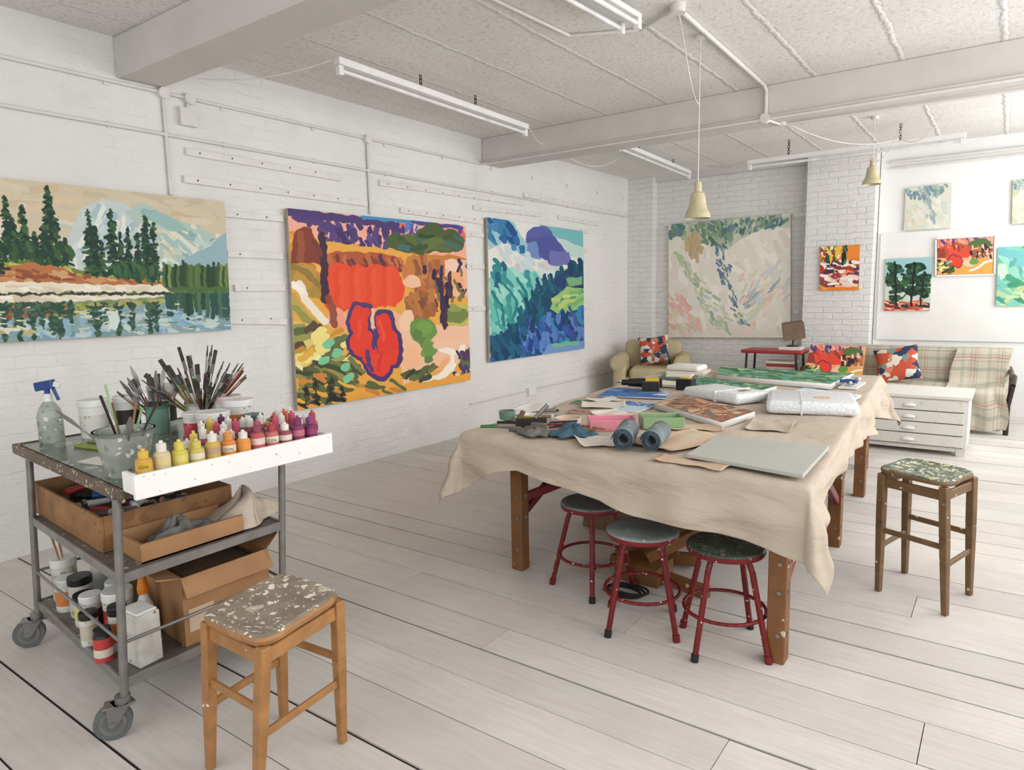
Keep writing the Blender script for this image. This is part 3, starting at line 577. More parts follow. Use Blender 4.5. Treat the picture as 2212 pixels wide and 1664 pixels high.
def art_fig(a):
    a.scat([(0,0),(100,0),(100,110),(0,110)],[(232,126,50),(230,152,66),(214,88,54)],60,26,7,20,.8)
    a.poly([(5,5),(40,0),(38,55),(8,60)],(120,130,54)); a.poly([(40,3),(98,3),(98,35),(42,40)],(234,134,50)); a.scat([(5,0),(50,0),(50,60),(5,60)],[(34,60,44),(196,66,48),(238,196,76),(64,100,64),(246,238,222)],60,14,4,80,.5)
    a.scat([(5,45),(98,40),(98,110),(5,110)],[(246,238,226),(236,166,160),(176,58,56),(62,54,90),(224,114,70),(240,210,192),(120,64,64)],110,16,4,10,.4)
    for x,y in((20,90),(55,70),(80,95),(65,50)): a.blob(x,y,8,5,(246,244,236))
    a.scat([(60,0),(70,0),(66,50),(58,50)],[(34,34,42),(64,120,74)],16,14,3,85,.3)
painting("orange_interior_painting",[(2.73,L-.25,2.03),(3.18,L-.25,2.03),(3.19,L-.25,1.48),(2.74,L-.25,1.48)],.025,art_fig,(240,130,40),180,None,.8,9)
def art_tree(a):
    a.poly([(0,0),(100,0),(100,140),(0,140)],(158,198,204)); a.poly([(0,50),(100,45),(100,110),(0,110)],(200,214,196)); a.poly([(0,106),(100,110),(100,140),(0,140)],(180,76,58))
    a.scat([(0,104),(100,106),(100,140),(0,140)],[(150,48,46),(234,152,118),(44,54,60),(246,220,194),(206,100,70)],60,18,3.2,5,.2)
    for (x,y,rx,ry) in ((20,25,16,12),(14,52,15,14),(30,74,14,12),(66,24,20,13),(56,50,18,14),(82,54,16,14),(64,80,22,13),(86,86,12,10),(26,98,10,8)):
        a.blob(x,y,rx,ry,(34,66,50)); a.scat([(x-rx,y-ry),(x+rx,y-ry),(x+rx,y+ry),(x-rx,y+ry)],[(26,52,42),(44,82,58),(60,100,66)],9,10,4,20,.9)
    a.stroke([(64,12),(60,115)],2.4,(32,32,36)); a.stroke([(20,8),(26,115)],2.6,(32,32,36)); a.stroke([(84,40),(80,115)],2,(36,36,36)); a.stroke([(60,70),(40,100)],1.6,(34,34,36))
def art_redmini(a):
    a.poly([(0,0),(100,0),(100,80),(0,80)],(240,174,140)); a.scat([(0,0),(100,0),(100,14),(0,14)],[(234,124,98),(92,74,130),(242,164,146)],40,12,3,70,.4)
    a.poly([(0,20),(14,14),(30,30),(26,40),(0,40)],(150,64,48)); a.poly([(55,14),(62,7),(70,4),(84,3),(96,9),(96,20),(76,22),(60,22)],(86,110,66)); a.poly([(14,22),(58,18),(62,40),(16,44)],(226,74,50)); a.scat([(5,16),(60,14),(64,26),(10,30)],[(150,64,48),(190,90,60),(232,82,56)],20,12,2.8,60,.5)
    a.poly([(62,26),(98,24),(98,40),(62,44)],(154,96,66)); a.scat([(60,20),(98,20),(98,44),(60,46)],[(62,44,54),(196,114,68),(240,190,164)],24,9,2.2,80,.3)
    a.poly([(0,44),(100,44),(100,80),(0,80)],(222,162,80)); a.blob(60,52,12,8,(244,190,160)); a.blob(27,46,9,13,(92,50,92)); a.blob(38,50,9,13,(92,50,92)); a.blob(27,46,7,11,(232,66,46)); a.blob(38,50,7,11,(232,66,46)); a.blob(68,49,8,7,(112,150,70))
    a.scat([(0,46),(22,46),(30,70),(0,70)],[(92,104,64),(242,220,136),(62,62,52),(124,198,154)],30,9,2.8,-30,.3); a.stroke([(98,48),(84,54),(76,62),(60,68)],2,(248,240,226))
def art_teal(a):
    a.scat([(0,0),(130,0),(130,100),(0,100)],[(116,190,172),(154,214,192),(98,170,160),(190,220,194),(126,196,198)],160,20,6,50,.8); a.scat([(0,50),(100,60),(100,100),(0,100)],[(70,150,116),(188,208,156),(124,198,180)],60,16,4,20,.6)
def art_vpale(a):
    a.scat([(0,0),(100,0),(100,130),(0,130)],[(216,219,202),(210,216,202),(224,221,208)],90,22,7,60,.6); a.scat([(0,2),(100,2),(70,25),(50,50),(35,30),(0,20)],[(130,156,156),(156,174,164),(122,148,162),(180,190,180)],60,10,3.2,70,.5)
    a.scat([(40,30),(60,30),(70,100),(50,90)],[(156,174,182),(176,184,176)],20,10,2.2,80,.3); a.scat([(0,50),(40,60),(40,110),(0,110)],[(226,210,196),(208,212,186)],20,14,3,60,.3)
b=MB(); b.box(3.38,6.0,L-.05,L-.021,.86,2.16,m_white); b.done("white_display_board")
painting("tree_painting",[(3.45,L-.08,1.85),(3.94,L-.08,1.85),(3.94,L-.08,1.22),(3.46,L-.08,1.22)],.028,art_tree,(150,196,200),190,None,.8,11)
painting("red_landscape_painting",[(3.98,L-.08,2.05),(4.52,L-.08,2.05),(4.54,L-.08,1.64),(4.0,L-.08,1.64)],.028,art_redmini,(244,170,130),190,None,.8,12,edge=m_white)
b=MB(); 
for (p,q) in (((3.965,2.062),(4.535,2.062)),((3.985,1.628),(4.555,1.628)),((3.965,2.062),(3.985,1.628)),((4.535,2.062),(4.555,1.628))): b.beam((p[0],L-.066,p[1]),(q[0],L-.066,q[1]),.036,.018,m_white,up=(.01,0,1) if p[1]==q[1] else (1,0,0))
b.done("white_picture_frame")
painting("teal_painting",[(4.57,L-.08,1.93),(5.25,L-.08,1.93),(5.25,L-.08,1.27),(4.59,L-.08,1.27)],.028,art_teal,(130,200,180),130,None,.8,13)
painting("pale_study_painting",[(3.62,L-.05,2.68),(4.08,L-.05,2.69),(4.10,L-.05,2.18),(3.62,L-.05,2.18)],.025,art_vpale,(216,216,198),150,None,.8,14)
painting("green_study_painting",[(4.66,L-.05,2.66),(5.1,L-.05,2.66),(5.1,L-.05,2.18),(4.68,L-.05,2.18)],.025,art_vpale,(196,200,170),90,None,.8,15)
# ------------------------------------------------------------ work table
A=Vector((2.38,2.76,0));Bc=Vector((4.15,2.65,0));Cc=Vector((3.88,6.42,0));D=Vector((2.12,6.15,0))
TZ=.77
b=MB(); 
ins=lambda P,c=Vector((3.13,4.5,0)):(P+(c-P).normalized()*.03)
b.hexa([Vector((p.x,p.y,.735)) for p in map(ins,(A,Bc,Cc,D))]+[Vector((p.x,p.y,TZ-.006)) for p in map(ins,(A,Bc,Cc,D))],m_orwood)
legs=[(2.61,2.96),(4.03,2.76),(3.96,4.25),(3.91,5.40),(2.50,4.33),(2.40,5.55),(2.30,6.0),(3.8,6.25)]
for x,y in legs:
    b.box(x-.036,x+.036,y-.036,y+.036,.0,.735,m_orwood)
    for z in(.12,.3,.42):
        b.cyl((x+.036,y,z),(x+.040,y,z),.009,m_steel,seg=8); b.cyl((x+.01,y-.036,z),(x+.01,y-.040,z),.009,m_steel,seg=8)
def apr(p,q): b.beam((*p,.69),(*q,.69),.025,.09,m_orwood)
apr(legs[0],legs[1]);apr(legs[1],legs[2]);apr(legs[0],legs[4]);apr(legs[2],legs[3]);apr(legs[4],legs[5]);apr(legs[2],legs[4]);apr(legs[3],legs[5])
for p,q in(((4.03,2.80,.28),(4.0,3.75,.70)),((3.97,4.22,.28),(4.01,3.4,.7)),((3.96,4.3,.32),(3.92,5.2,.70)),((2.6,3.0,.30),(2.54,3.9,.62)),((2.62,2.98,.40),(3.2,3.6,.66))):
    b.beam(p,q,.03,.045,m_red)
b.done("work_table",.004)
def interp(tab,x):
    return float(np.interp(x,[t[0] for t in tab],[t[1] for t in tab]))
of=[(0,.33),(.06,.26),(.15,.17),(.22,.15),(.35,.19),(.6,.25),(.8,.26),(.92,.27),(1,.29)]
orr=[(0,.25),(.05,.19),(.12,.14),(.3,.15),(.45,.18),(.62,.24),(.8,.24),(.95,.34),(1,.38)]
ol=[(0,.22),(.1,.22),(.5,.24),(1,.3)]
NS,NTt,E=90,150,12
exl=(A-Bc).normalized();exr=-exl;eyf=(A-D).normalized();eyb=-eyf
def clothpt(i,j):
    if i<E: s=0;a=(E-i)/E;sx='l'
    elif i>E+NS: s=1;a=(i-E-NS)/E;sx='r'
    else: s=(i-E)/NS;a=0;sx=''
    if j<E: t=0;c=(E-j)/E;sy='f'
    elif j>E+NTt: t=1;c=(j-E-NTt)/E;sy='b'
    else: t=(j-E)/NTt;c=0;sy=''
    a*= interp(ol,t) if sx=='l' else interp(orr,t)
    c*= interp(of,s) if sy=='f' else .25
    P=A*(1-s)*(1-t)+Bc*s*(1-t)+Cc*s*t+D*(1-s)*t
    h=math.hypot(a,c)
    wz=0
    for (kx,ky,ph,am) in ((9,4,0,.002),(-5,11,1,.002),(3,-7,2,.0015)): wz+=am*math.sin(P.x*kx+P.y*ky+ph)
    wz+=.004*max(0,math.sin(P.x*2.3+P.y*5.1+.6))**10+.004*max(0,math.sin(P.x*6.1-P.y*1.3+2))**10
    if h>0:
        th=math.atan2(c,a); ex=exl if sx=='l' else exr; ey=eyf if sy=='f' else eyb
        dirv=(ex*math.cos(th)+ey*math.sin(th)); 
        along=P.x+P.y
        rip=.5*math.sin(along*9+1+h*5)+.35*math.sin(along*19+2-h*8)+.3*math.sin(along*5+.5)
        g=max(0,h-.012)
        k=min(h,.012)+g*(.10+.16*rip)+.012*math.sin(h*38+math.sin(along*4)*2.2)*min(1,g/.05)
        if a>0 and c>0: k=min(h,.012)+g*(.14+.34*math.sin(2*th)**2+.12*math.sin(th*6))+.010*math.sin(h*38+math.sin(along*4)*2.2)*min(1,g/.05)
        k=max(k,.004+min(h,.01)); out=dirv*k
        z=TZ+wz*max(0,1-h/.02)-max(0,h-.01)*.97 - .004*min(1,h/.01)
    else:
        out=Vector((0,0,0)); z=TZ+wz+.001
    return (P.x+out.x,P.y+out.y,z)
b=MB(); W_=NS+2*E; H_=NTt+2*E
b.grid(lambda u,v:clothpt(round(u*W_),round(v*H_)),W_,H_,m_cloth)
o=b.done("drop_cloth",solid=.004); sb=o.modifiers.new("sub",'SUBSURF'); sb.levels=1; sb.render_levels=1
def slab(name,pts,z0,z1,m,bev=.002):
    b=MB(); b.prism(pts,z0,z1,m); return b.done(name,bev)
Z=TZ+.008
slab("grey_primed_board",[(3.62,2.79),(4.12,2.69),(4.10,3.26),(3.60,3.25)],Z+.010,Z+.026,m_greyboard)
def curl(name,cx,cy,w,d,rz,m,lift,z=None,sd=0):
    b=MB(); b.T=Matrix.Translation((cx,cy,(Z if z is None else z)))@Matrix.Rotation(rz,4,'Z')
    def f(u,v):
        x=(u-.5)*w;y=(v-.5)*d; jag=.006*math.sin(u*17+sd)*(1 if v in(0,1) else 0)
        e=max(0,abs(u-.5)*2-.55)/.45; return (x*(1-.05*e),y+jag,.002+lift*e**2+lift*.25*max(0,(abs(v-.5)*2-.6)/.4)**2+.003*(1+math.sin(u*9+v*5+sd)))
    b.grid(f,20,14,m); return b.done(name,solid=.0015)
curl("kraft_paper_sheet",3.46,3.14,.32,.46,-.35,m_paperT,.008,sd=1); curl("kraft_paper_sheet",3.66,2.735,.34,.10,-.12,m_paperT,.004,sd=2); curl("kraft_paper_sheet",3.40,3.48,.3,.16,.3,m_paperT,.008,sd=3)
curl("loose_paper_sheet",3.12,2.90,.20,.22,.7,m_paper,.012,sd=4); curl("loose_paper_sheet",2.62,3.9,.3,.24,.5,m_paper,.01,sd=5); curl("loose_paper_sheet",2.30,3.6,.22,.3,.2,m_sheet,.008,sd=6)
curl("loose_paper_sheet",2.84,3.62,.24,.2,-.4,m_paper,.012,sd=7); curl("loose_paper_sheet",2.52,4.08,.2,.15,.9,m_sheet,.01,sd=8); curl("loose_paper_sheet",3.72,3.72,.24,.3,.15,m_cloth,.008,sd=9)
curl("loose_paper_sheet",3.02,4.92,.34,.22,-.3,m_sheet,.01,z=Z+.001,sd=10) if False else None
def flat(name,pts,z,th,fn,bg,seed=1,res=120,edge=None):
    return painting(name,[(x,y,z+th) for x,y in pts],th,fn,bg,res,None,.7,seed,edge=edge or m_white)
def art_brown(a): a.scat([(0,0),(100,0),(100,80),(0,80)],[(166,110,80),(134,90,72),(196,154,122),(120,102,96),(184,128,86)],120,26,4,30,.6); a.scat([(0,0),(100,0),(100,80),(0,80)],[(214,184,152),(96,66,56)],40,16,1.4,120,.6)
def art_green(a): a.scat([(0,0),(100,0),(100,60),(0,60)],[(64,120,84),(96,160,116),(38,84,64),(150,186,136),(72,150,140),(46,92,58)],300,12,2.4,30,1); 
def art_sky(a): a.scat([(0,0),(100,0),(100,80),(0,80)],[(190,212,222),(226,232,234),(136,180,204),(206,220,224)],100,24,5,20,.5)
def art_cobalt(a): a.scat([(0,0),(100,0),(100,60),(0,60)],[(50,94,166),(38,76,148),(228,232,232),(96,142,196),(66,112,160)],90,26,5,15,.5)
flat("brown_canvas",[(3.03,4.33),(3.57,3.95),(3.52,3.53),(2.95,3.95)],Z,.035,art_brown,(170,110,70),21,160)
flat("large_green_canvas",[(2.62,6.12),(3.72,6.12),(3.70,5.33),(2.80,5.50)],Z,.04,art_green,(80,140,90),22,220)
flat("small_green_canvas",[(2.72,5.40),(3.38,5.12),(3.34,4.80),(2.72,4.98)],Z,.03,art_green,(90,130,70),23,160)
flat("sky_study",[(3.55,5.20),(3.95,5.02),(3.93,4.68),(3.50,4.86)],Z,.02,art_sky,(190,214,226),24)
flat("cobalt_study",[(2.29,4.66),(2.75,4.66),(2.86,4.35),(2.40,4.22)],Z,.006,art_cobalt,(60,110,180),25)
flat("cobalt_study",[(2.68,4.12),(2.93,4.08),(2.93,3.78),(2.75,3.74)],Z,.006,art_cobalt,(190,210,220),26)
flat("postcard_study",[(2.36,4.02),(2.48,4.04),(2.50,3.90),(2.38,3.88)],Z,.003,art_green,(90,130,70),27,60); flat("postcard_study",[(2.52,3.66),(2.66,3.70),(2.70,3.58),(2.56,3.54)],Z,.003,art_brown,(170,110,70),28,60)
slab("newspaper_pile",[(2.36,5.2),(2.68,5.1),(2.70,4.90),(2.45,4.90)],Z,Z+.02,m_paper); slab("newspaper_pile",[(2.22,5.95),(2.58,6.0),(2.62,5.70),(2.30,5.65)],Z,Z+.03,m_paper)
slab("sketchbook",[(2.34,5.52),(2.62,5.58),(2.66,5.36),(2.38,5.30)],Z,Z+.022,M("sketchbook_cover",(96,110,100),.5)); slab("sketchbook",[(2.40,5.50),(2.6,5.54),(2.63,5.38),(2.43,5.34)],Z+.022,Z+.036,m_paper)
b=MB(); b.beam((2.30,3.30,Z+.003),(2.62,3.44,Z+.003),.03,.003,m_steel); b.done("steel_ruler")
b=MB()
for k,(x,y,a) in enumerate(((2.46,3.52,.4),(2.58,3.35,2.2),(2.84,3.45,1.2),(2.92,3.40,.3),(2.2,5.0,1.9))):
    dv=Vector((math.cos(a),math.sin(a),0))*.05; p=Vector((x,y,Z+.012)); b.cyl(p-dv,p+dv*.7,.011,[m_steel,m_wplastic,m_steel,m_blue,m_wplastic][k],seg=10); b.cyl(p+dv*.7,p+dv,.007,m_black,seg=8)
b.done("small_paint_tubes")
b=MB(); b.rbox((2.42,5.83,Z+.055),(.15,.12,.025),.025,m_sheet); b.done("folded_cotton_sheet")
b=MB(); b.T=Matrix.Translation((3.77,4.40,Z+.04))@Matrix.Rotation(.25,4,'Z'); b.rbox((0,0,0),(.25,.25,.04),.035,m_bubble); b.box(-.06,-.05,-.252,.252,-.04,.042,m_wplastic); b.box(.02,.10,-.1,-.02,.04,.043,m_paperT); b.done("bubble_wrapped_canvas")
b=MB(); b.T=Matrix.Translation((3.20,4.55,Z+.035))@Matrix.Rotation(-.45,4,'Z'); b.rbox((0,0,0),(.25,.16,.035),.03,m_bubble); b.box(.05,.06,-.162,.162,-.035,.037,m_wplastic); b.box(.12,.17,-.02,.05,.034,.038,m_card); b.done("bubble_wrapped_canvas")
# rolled sandpaper: open spiral sheets
for (x,y,ln,sg,rr) in((3.31,2.80,.27,0,.052),(3.43,2.84,.26,.12,.050)):
    b=MB(); d=Vector((-.33+sg,.94,0)).normalized(); q=Vector((-d.y,d.x,0)); p=Vector((x,y,Z+rr+.001)); n=90; turns=3.2
    def ring(t_): 
        a=2*math.pi*turns*t_; r_s=rr-(rr*.52)*t_; return q*math.cos(a)*r_s+Vector((0,0,math.sin(a)*r_s))
    vs=[];fs=[]
    for i in range(n+1):
        o_=ring(i/n); vs+=[p+o_,p+o_+d*ln]
    for i in range(n): fs.append((2*i,2*i+2,2*i+3,2*i+1))
    b.add(vs,fs,m_roll,True)
    vs=[];fs=[]
    for i in range(n+1):
        o_=ring(i/n); vs+=[p+o_*1.0-d*.0015,p+o_*(1-.0042/o_.length)-d*.0015]
    for i in range(n): fs.append((2*i,2*i+2,2*i+3,2*i+1))
    b.add(vs,fs,m_rollin)
    b.done("sandpaper_roll",solid=.0016)
def tray(name,cx,cy,w,d,h,rz,m,mi):
    b=MB(); b.T=Matrix.Translation((cx,cy,Z))@Matrix.Rotation(rz,4,'Z'); t=.006
    b.box(-w/2,w/2,-d/2,d/2,0,t,m); b.box(-w/2,w/2,-d/2,-d/2+t,t,h,m); b.box(-w/2,w/2,d/2-t,d/2,t,h,m); b.box(-w/2,-w/2+t,-d/2+t,d/2-t,t,h,m); b.box(w/2-t,w/2,-d/2+t,d/2-t,t,h,m)
    b.box(-w/2+t,w/2-t,-d/2+t,d/2-t,t,h*.35,mi); b.done(name,.003)
tray("pink_plastic_tray",3.02,3.25,.25,.17,.06,.6,m_pink,m_pink); tray("green_plastic_tray",3.22,3.44,.22,.16,.06,.6,m_green,m_purple)
def rag(name,x,y,rx,ry,h,m,seed,soft=False):
    r=random.Random(seed); ph=[r.uniform(0,6) for _ in range(6)]; b=MB()
    def f(u,v):
        th=u*2*math.pi; rr=v; e=1+.22*math.sin(3*th+ph[0])+(.05 if soft else .14)*math.sin(7*th+ph[1])
        if soft: zz=h*(.55*math.cos(min(1,rr)*math.pi/2)**.8+.45*math.cos(rr*math.pi/2)**3)*(.8+.2*math.sin(2*th+ph[2]+rr*3))+.02*rr*(1+math.sin(5*th+ph[3]+rr*4))*(1.05-rr)+.003
        else: zz=h*(1-rr)**.6*(.7+.3*math.sin(9*rr+ph[2]+2*th))+.012*abs(math.sin(5*th+ph[3]+6*rr))*(1-rr*.3)+.003
        return (x+rx*rr*e*math.cos(th)+(.03*math.sin(rr*5) if soft else 0),y+ry*rr*e*math.sin(th),Z+zz)
    b.grid(f,60,14,m); return b.done(name,solid=.003)
rag("blue_rag",2.93,2.98,.11,.09,.06,m_bluerag,1); rag("grey_rag",2.75,2.90,.13,.06,.035,m_greyrag,2)
b=MB(); b.lathe([(0,0),(.06,0),(.06,.035),(.052,.035),(.052,.01),(0,.01)],m_yel,(2.50,3.24,Z),28,[m_steel,m_yel,m_wplastic,m_wplastic,m_wplastic]); b.done("masking_tape_roll")
b=MB(); b.lathe([(0,0),(.045,0),(.05,.05),(.046,.05),(.04,.006),(0,.006)],m_wplastic,(2.36,3.20,Z),28,[m_wplastic,m_glass,m_wplastic,m_greyrag,m_greyrag]); b.done("paint_pot")
b=MB(); b.lathe([(0,0),(.07,0),(.075,.03),(.07,.03),(.066,.006),(0,.006)],m_wplastic,(2.73,3.28,Z),28,[m_wplastic,m_wplastic,m_wplastic,m_paperT,m_paperT]); b.done("palette_dish")
b=MB(); b.beam((2.55,3.02,Z+.025),(2.68,3.13,Z+.025),.045,.05,m_dwood); b.cyl((2.64,3.08,Z+.05),(2.69,3.13,Z+.12),.012,m_steel); b.cyl((2.57,3.03,Z+.05),(2.59,3.04,Z+.09),.014,m_brown); b.beam((2.63,3.06,Z+.015),(2.72,3.06,Z+.015),.03,.03,m_steel); b.done("block_plane",.004)
b=MB(); b.beam((2.44,2.95,Z+.006),(2.60,3.0,Z+.006),.02,.01,m_steel); b.beam((2.40,2.90,Z+.008),(2.47,2.97,Z+.008),.025,.016,M("green_handle",(66,120,66),.4)); b.cyl((2.40,3.05,Z+.008),(2.5,3.1,Z+.008),.008,m_black); b.done("palette_knife",.002)
b=MB()
for i in range(9): 
    x=2.75+random.uniform(0,.4);y=3.08+random.uniform(0,.1);a=random.uniform(0,3); dv=Vector((math.cos(a),math.sin(a),0))*.08; p=Vector((x,y,Z+.006+.003*i)); b.cyl(p-dv,p+dv,.005,[m_oak,m_black,m_red][i%3],seg=8)
b.done("pencils_and_brushes")
b=MB(); b.T=Matrix.Translation((2.52,4.76,Z))@Matrix.Rotation(.35,4,'Z')
b.cyl((-.13,0,.045),(.0,0,.045),.03,m_black,r1=.036); b.cyl((-.18,0,.045),(-.13,0,.045),.022,m_black); b.cyl((-.23,0,.045),(-.18,0,.045),.005,m_steel)
b.cyl((0,0,.045),(.1,0,.045),.038,m_yel); b.cyl((.1,0,.045),(.12,0,.045),.034,m_black); b.beam((.05,0,.04),(.05,-.14,.035),.045,.04,m_yel); b.box(-.01,.11,-.2,-.13,.0,.075,m_black); b.done("cordless_drill",.004)
b=MB(); b.T=Matrix.Translation((2.80,4.85,Z)); b.box(-.06,.06,-.05,.05,0,.08,m_black); b.box(-.04,.04,-.03,.03,.08,.09,m_yel); b.done("drill_battery",.005)
b=MB()
for i in range(8):
    a=random.uniform(0,3.1); p=Vector((3.80+random.uniform(-.02,.02),5.6+random.uniform(-.2,.2),Z+.03+.01*(i%3))); dv=Vector((math.cos(a),math.sin(a),0))*.05; b.cyl(p-dv,p+dv,.012,[m_steel,m_wplastic,m_blue][i%3],seg=8)
b.box(3.74,3.86,5.4,5.8,Z,Z+.012,m_wplastic); b.done("paint_tubes")
# ------------------------------------------------------------ round metal stools
def rstool(cx,cy,rot,seatm):
    b=MB(); r=.162; zt=.45
    b.lathe([(0,zt-.035),(r-.03,zt-.035),(r-.004,zt-.03),(r,zt-.02),(r,zt-.008),(r-.006,zt),(r-.02,zt+.002),(0,zt-.002)],seatm,(cx,cy,0),36,[m_red,m_red,m_red,m_red,seatm,seatm,seatm])
    for k in range(4):
        a=rot+k*math.pi/2; c,s=math.cos(a),math.sin(a)
        pts=[(cx+c*.10,cy+s*.10,zt-.035),(cx+c*.125,cy+s*.125,zt-.09),(cx+c*.205,cy+s*.205,.02)]
        b.tube(pts,.0125,m_red,12); b.cyl((cx+c*.204,cy+s*.204,.03),(cx+c*.209,cy+s*.209,0),.016,m_black if k%2 else m_red)
    n=32
    ring=[(cx+.168*math.cos(2*math.pi*i/n),cy+.168*math.sin(2*math.pi*i/n),.17) for i in range(n+1)]; b.tube(ring,.008,m_red,8)
    b.done("round_metal_stool")
rstool(3.05,2.98,.5,m_grayseat); rstool(3.44,2.74,-.35,m_grayseat); rstool(3.81,2.76,-.25,m_greenseat)
b=MB(); b.beam((3.0,3.35,.05),(3.42,3.48,.05),.06,.06,m_orwood); b.beam((3.05,3.26,.06),(3.6,3.72,.40),.05,.07,m_orwood); b.beam((3.25,3.20,.12),(3.75,3.6,.42),.05,.06,m_orwood)
b.box(3.1,3.35,3.12,3.32,.0,.10,m_orwood); b.beam((3.0,3.3,.03),(3.6,3.15,.03),.05,.06,m_orwood); b.done("folded_easel",.004)
b=MB()
for k in range(3):
    b.tube([(3.22+.10*math.cos(t/14*6.28)+.02*k,2.98+.06*math.sin(t/14*6.28),.008+.012*k) for t in range(15)],.006,m_black,6)
b.done("extension_cable")
b=MB(); b.T=Matrix.Translation((2.75,3.75,0))@Matrix.Rotation(-.15,4,'X'); b.box(-.2,.25,0,.02,0.003,.6,m_oakD); b.box(-.25,.3,.05,.07,0.01,.5,m_canvas); b.done("stacked_stretcher")
# ------------------------------------------------------------ wooden stools
def wstool(feet,top,h,mw,ms,name="wooden_stool"):
    b=MB(); F_=[Vector((x,y,0)) for x,y in feet]; T_=[Vector((x,y,h-.03)) for x,y in top]; c=sum(T_,Vector())/4
    Ti=[c+(p-c)*.86 for p in T_]
    rz=math.atan2(T_[1].y-T_[0].y,T_[1].x-T_[0].x)
    for f,t in zip(F_,Ti): 
        m=f.lerp(t,.6); b.taper(f,m,.026,.036,mw,rz); b.taper(m,t,.036,.036,mw,rz)
    for i in range(4):
        j=(i+1)%4
        lv=.33 if i%2==0 else .24
        p=F_[i].lerp(Ti[i],lv/h);q=F_[j].lerp(Ti[j],lv/h); b.beam(p,q,.014,.026,mw)
        p=F_[i].lerp(Ti[i],.93);q=F_[j].lerp(Ti[j],.93); b.beam(p,q,.016,.045,mw)
    n=40; ex=(T_[1]-T_[0]+T_[2]-T_[3])/4; ey=(T_[3]-T_[0]+T_[2]-T_[1])/4
    prof=[(0.0,-.012),(.5,-.010),(.8,-.003),(.93,.001),(1.0,-.004),(1.02,-.014),(1.0,-.026),(.9,-.03),(0,-.03)]
    vs=[]
    for k,z in prof:
        for i in range(n):
            t=2*math.pi*i/n; cc,ss=math.cos(t),math.sin(t); e=(abs(cc)**5+abs(ss)**5)**(-1/5.)
            wob=1-.05*abs(cc)**8 ; pp=c+ex*1.0*cc*e*k*wob+ey*1.0*ss*e*k; vs.append((pp.x,pp.y,h+z))
    for k in range(len(prof)-1):
        b.add([vs[k*n+i] for i in range(n)]+[vs[(k+1)*n+i] for i in range(n)],[(i,(i+1)%n,n+(i+1)%n,n+i) for i in range(n)],ms if k<4 else mw,True)
    b.done(name,.003)
wstool([(2.71,1.07),(2.98,1.06),(2.96,1.40),(2.68,1.37)],[(2.74,1.05),(3.07,1.05),(3.00,1.42),(2.66,1.40)],.545,m_oak,m_seatW)
wstool([(4.27,3.70),(4.56,3.58),(4.64,3.89),(4.35,4.02)],[(4.23,3.72),(4.54,3.57),(4.65,3.89),(4.32,4.05)],.625,m_oakD,m_seatG)
# ------------------------------------------------------------ trolley
SHEAR=.085
b=MB()
lean=Vector((.045,.03,0))
def PT(x,y,z): return Vector((x,y,z))+lean*(z/.9)
posts=[(2.30,.99),(1.31,1.0),(2.29,1.64),(1.31,1.66)]
for x,y in posts:
    b.cyl(PT(x,y,.13),PT(x,y,.852),.0145,m_steel)
    b.cyl((x,y,.118),(x,y,.15),.026,m_steel); b.box(x-.034,x+.034,y-.034,y+.034,.118,.126,m_steel)
    ax=Vector((.88,-.47,0)).normalized(); fd=Vector((ax.y,-ax.x,0)); c=Vector((x,y,.062))+fd*.035
    b.cyl(c-ax*.014,c+ax*.014,.062,m_rubber,seg=32); b.cyl(c-ax*.017,c+ax*.017,.044,m_steel,seg=24); b.cyl(c-ax*.020,c+ax*.020,.030,m_rubber,seg=20); b.cyl(c-ax*.030,c+ax*.030,.010,m_steel)
    top=Vector((x,y,.118))
    for sg in(-1,1):
        o1=ax*sg*.023; th=ax*sg*.004
        q=[c+o1-fd*.014+Vector((0,0,-.010)),c+o1+fd*.014+Vector((0,0,-.010)),c+o1+th+fd*.014+Vector((0,0,-.010)),c+o1+th-fd*.014+Vector((0,0,-.010)),
           top+o1-fd*.022,top+o1+fd*.05,top+o1+th+fd*.05,top+o1+th-fd*.022]
        b.hexa(q,m_steel)
    b.beam(top-fd*.022+Vector((0,0,.004)),top+fd*.062+Vector((0,0,.004)),.056,.008,m_steel)
for z in(.19,.57):
    P4=[PT(x,y,z) for x,y in(posts[0],posts[2],posts[3],posts[1])]
    for i in range(4): b.beam(P4[i],P4[(i+1)%4],.012,.035,m_steel)
    b.hexa([Vector((p.x,p.y,z+.0)) for p in P4]+[Vector((p.x,p.y,z+.012)) for p in P4],m_steelD)
P4=[PT(x,y,.34) for x,y in(posts[0],posts[2],posts[3],posts[1])]
for i in range(4): b.cyl(P4[i],P4[(i+1)%4],.006,m_steel)
b.box(1.15,2.38,1.03,1.88,.852,.872,m_edge); b.box(1.165,2.37,1.05,1.87,.872,.878,m_trtop)
b.box(1.14,2.38,1.02,1.035,.84,.882,m_edge); b.box(1.14,1.155,1.02,1.88,.84,.882,m_edge)
b.done("metal_trolley",.002)
TT=.878
b=MB(); x0_,x1_,y0_,y1_=2.375,2.475,1.03,1.83
b.box(x0_,x1_-.018,y0_+.018,y1_-.018,.905,.915,m_trayw); b.box(x1_-.018,x1_,y0_,y1_,.865,.948,m_trayw); b.box(x0_,x0_+.014,y0_+.018,y1_-.018,TT,.935,m_trayw); b.box(x0_,x1_-.018,y0_,y0_+.018,.88,.948,m_trayw); b.box(x0_,x1_-.018,y1_-.018,y1_,.88,.948,m_trayw); b.done("white_wooden_tray",.003)
pc={}
def pm(c,r=.35):
    if c not in pc: pc[c]=M("paint_%d_%d_%d"%c,c,r,var=.08,vs=40)
    return pc[c]
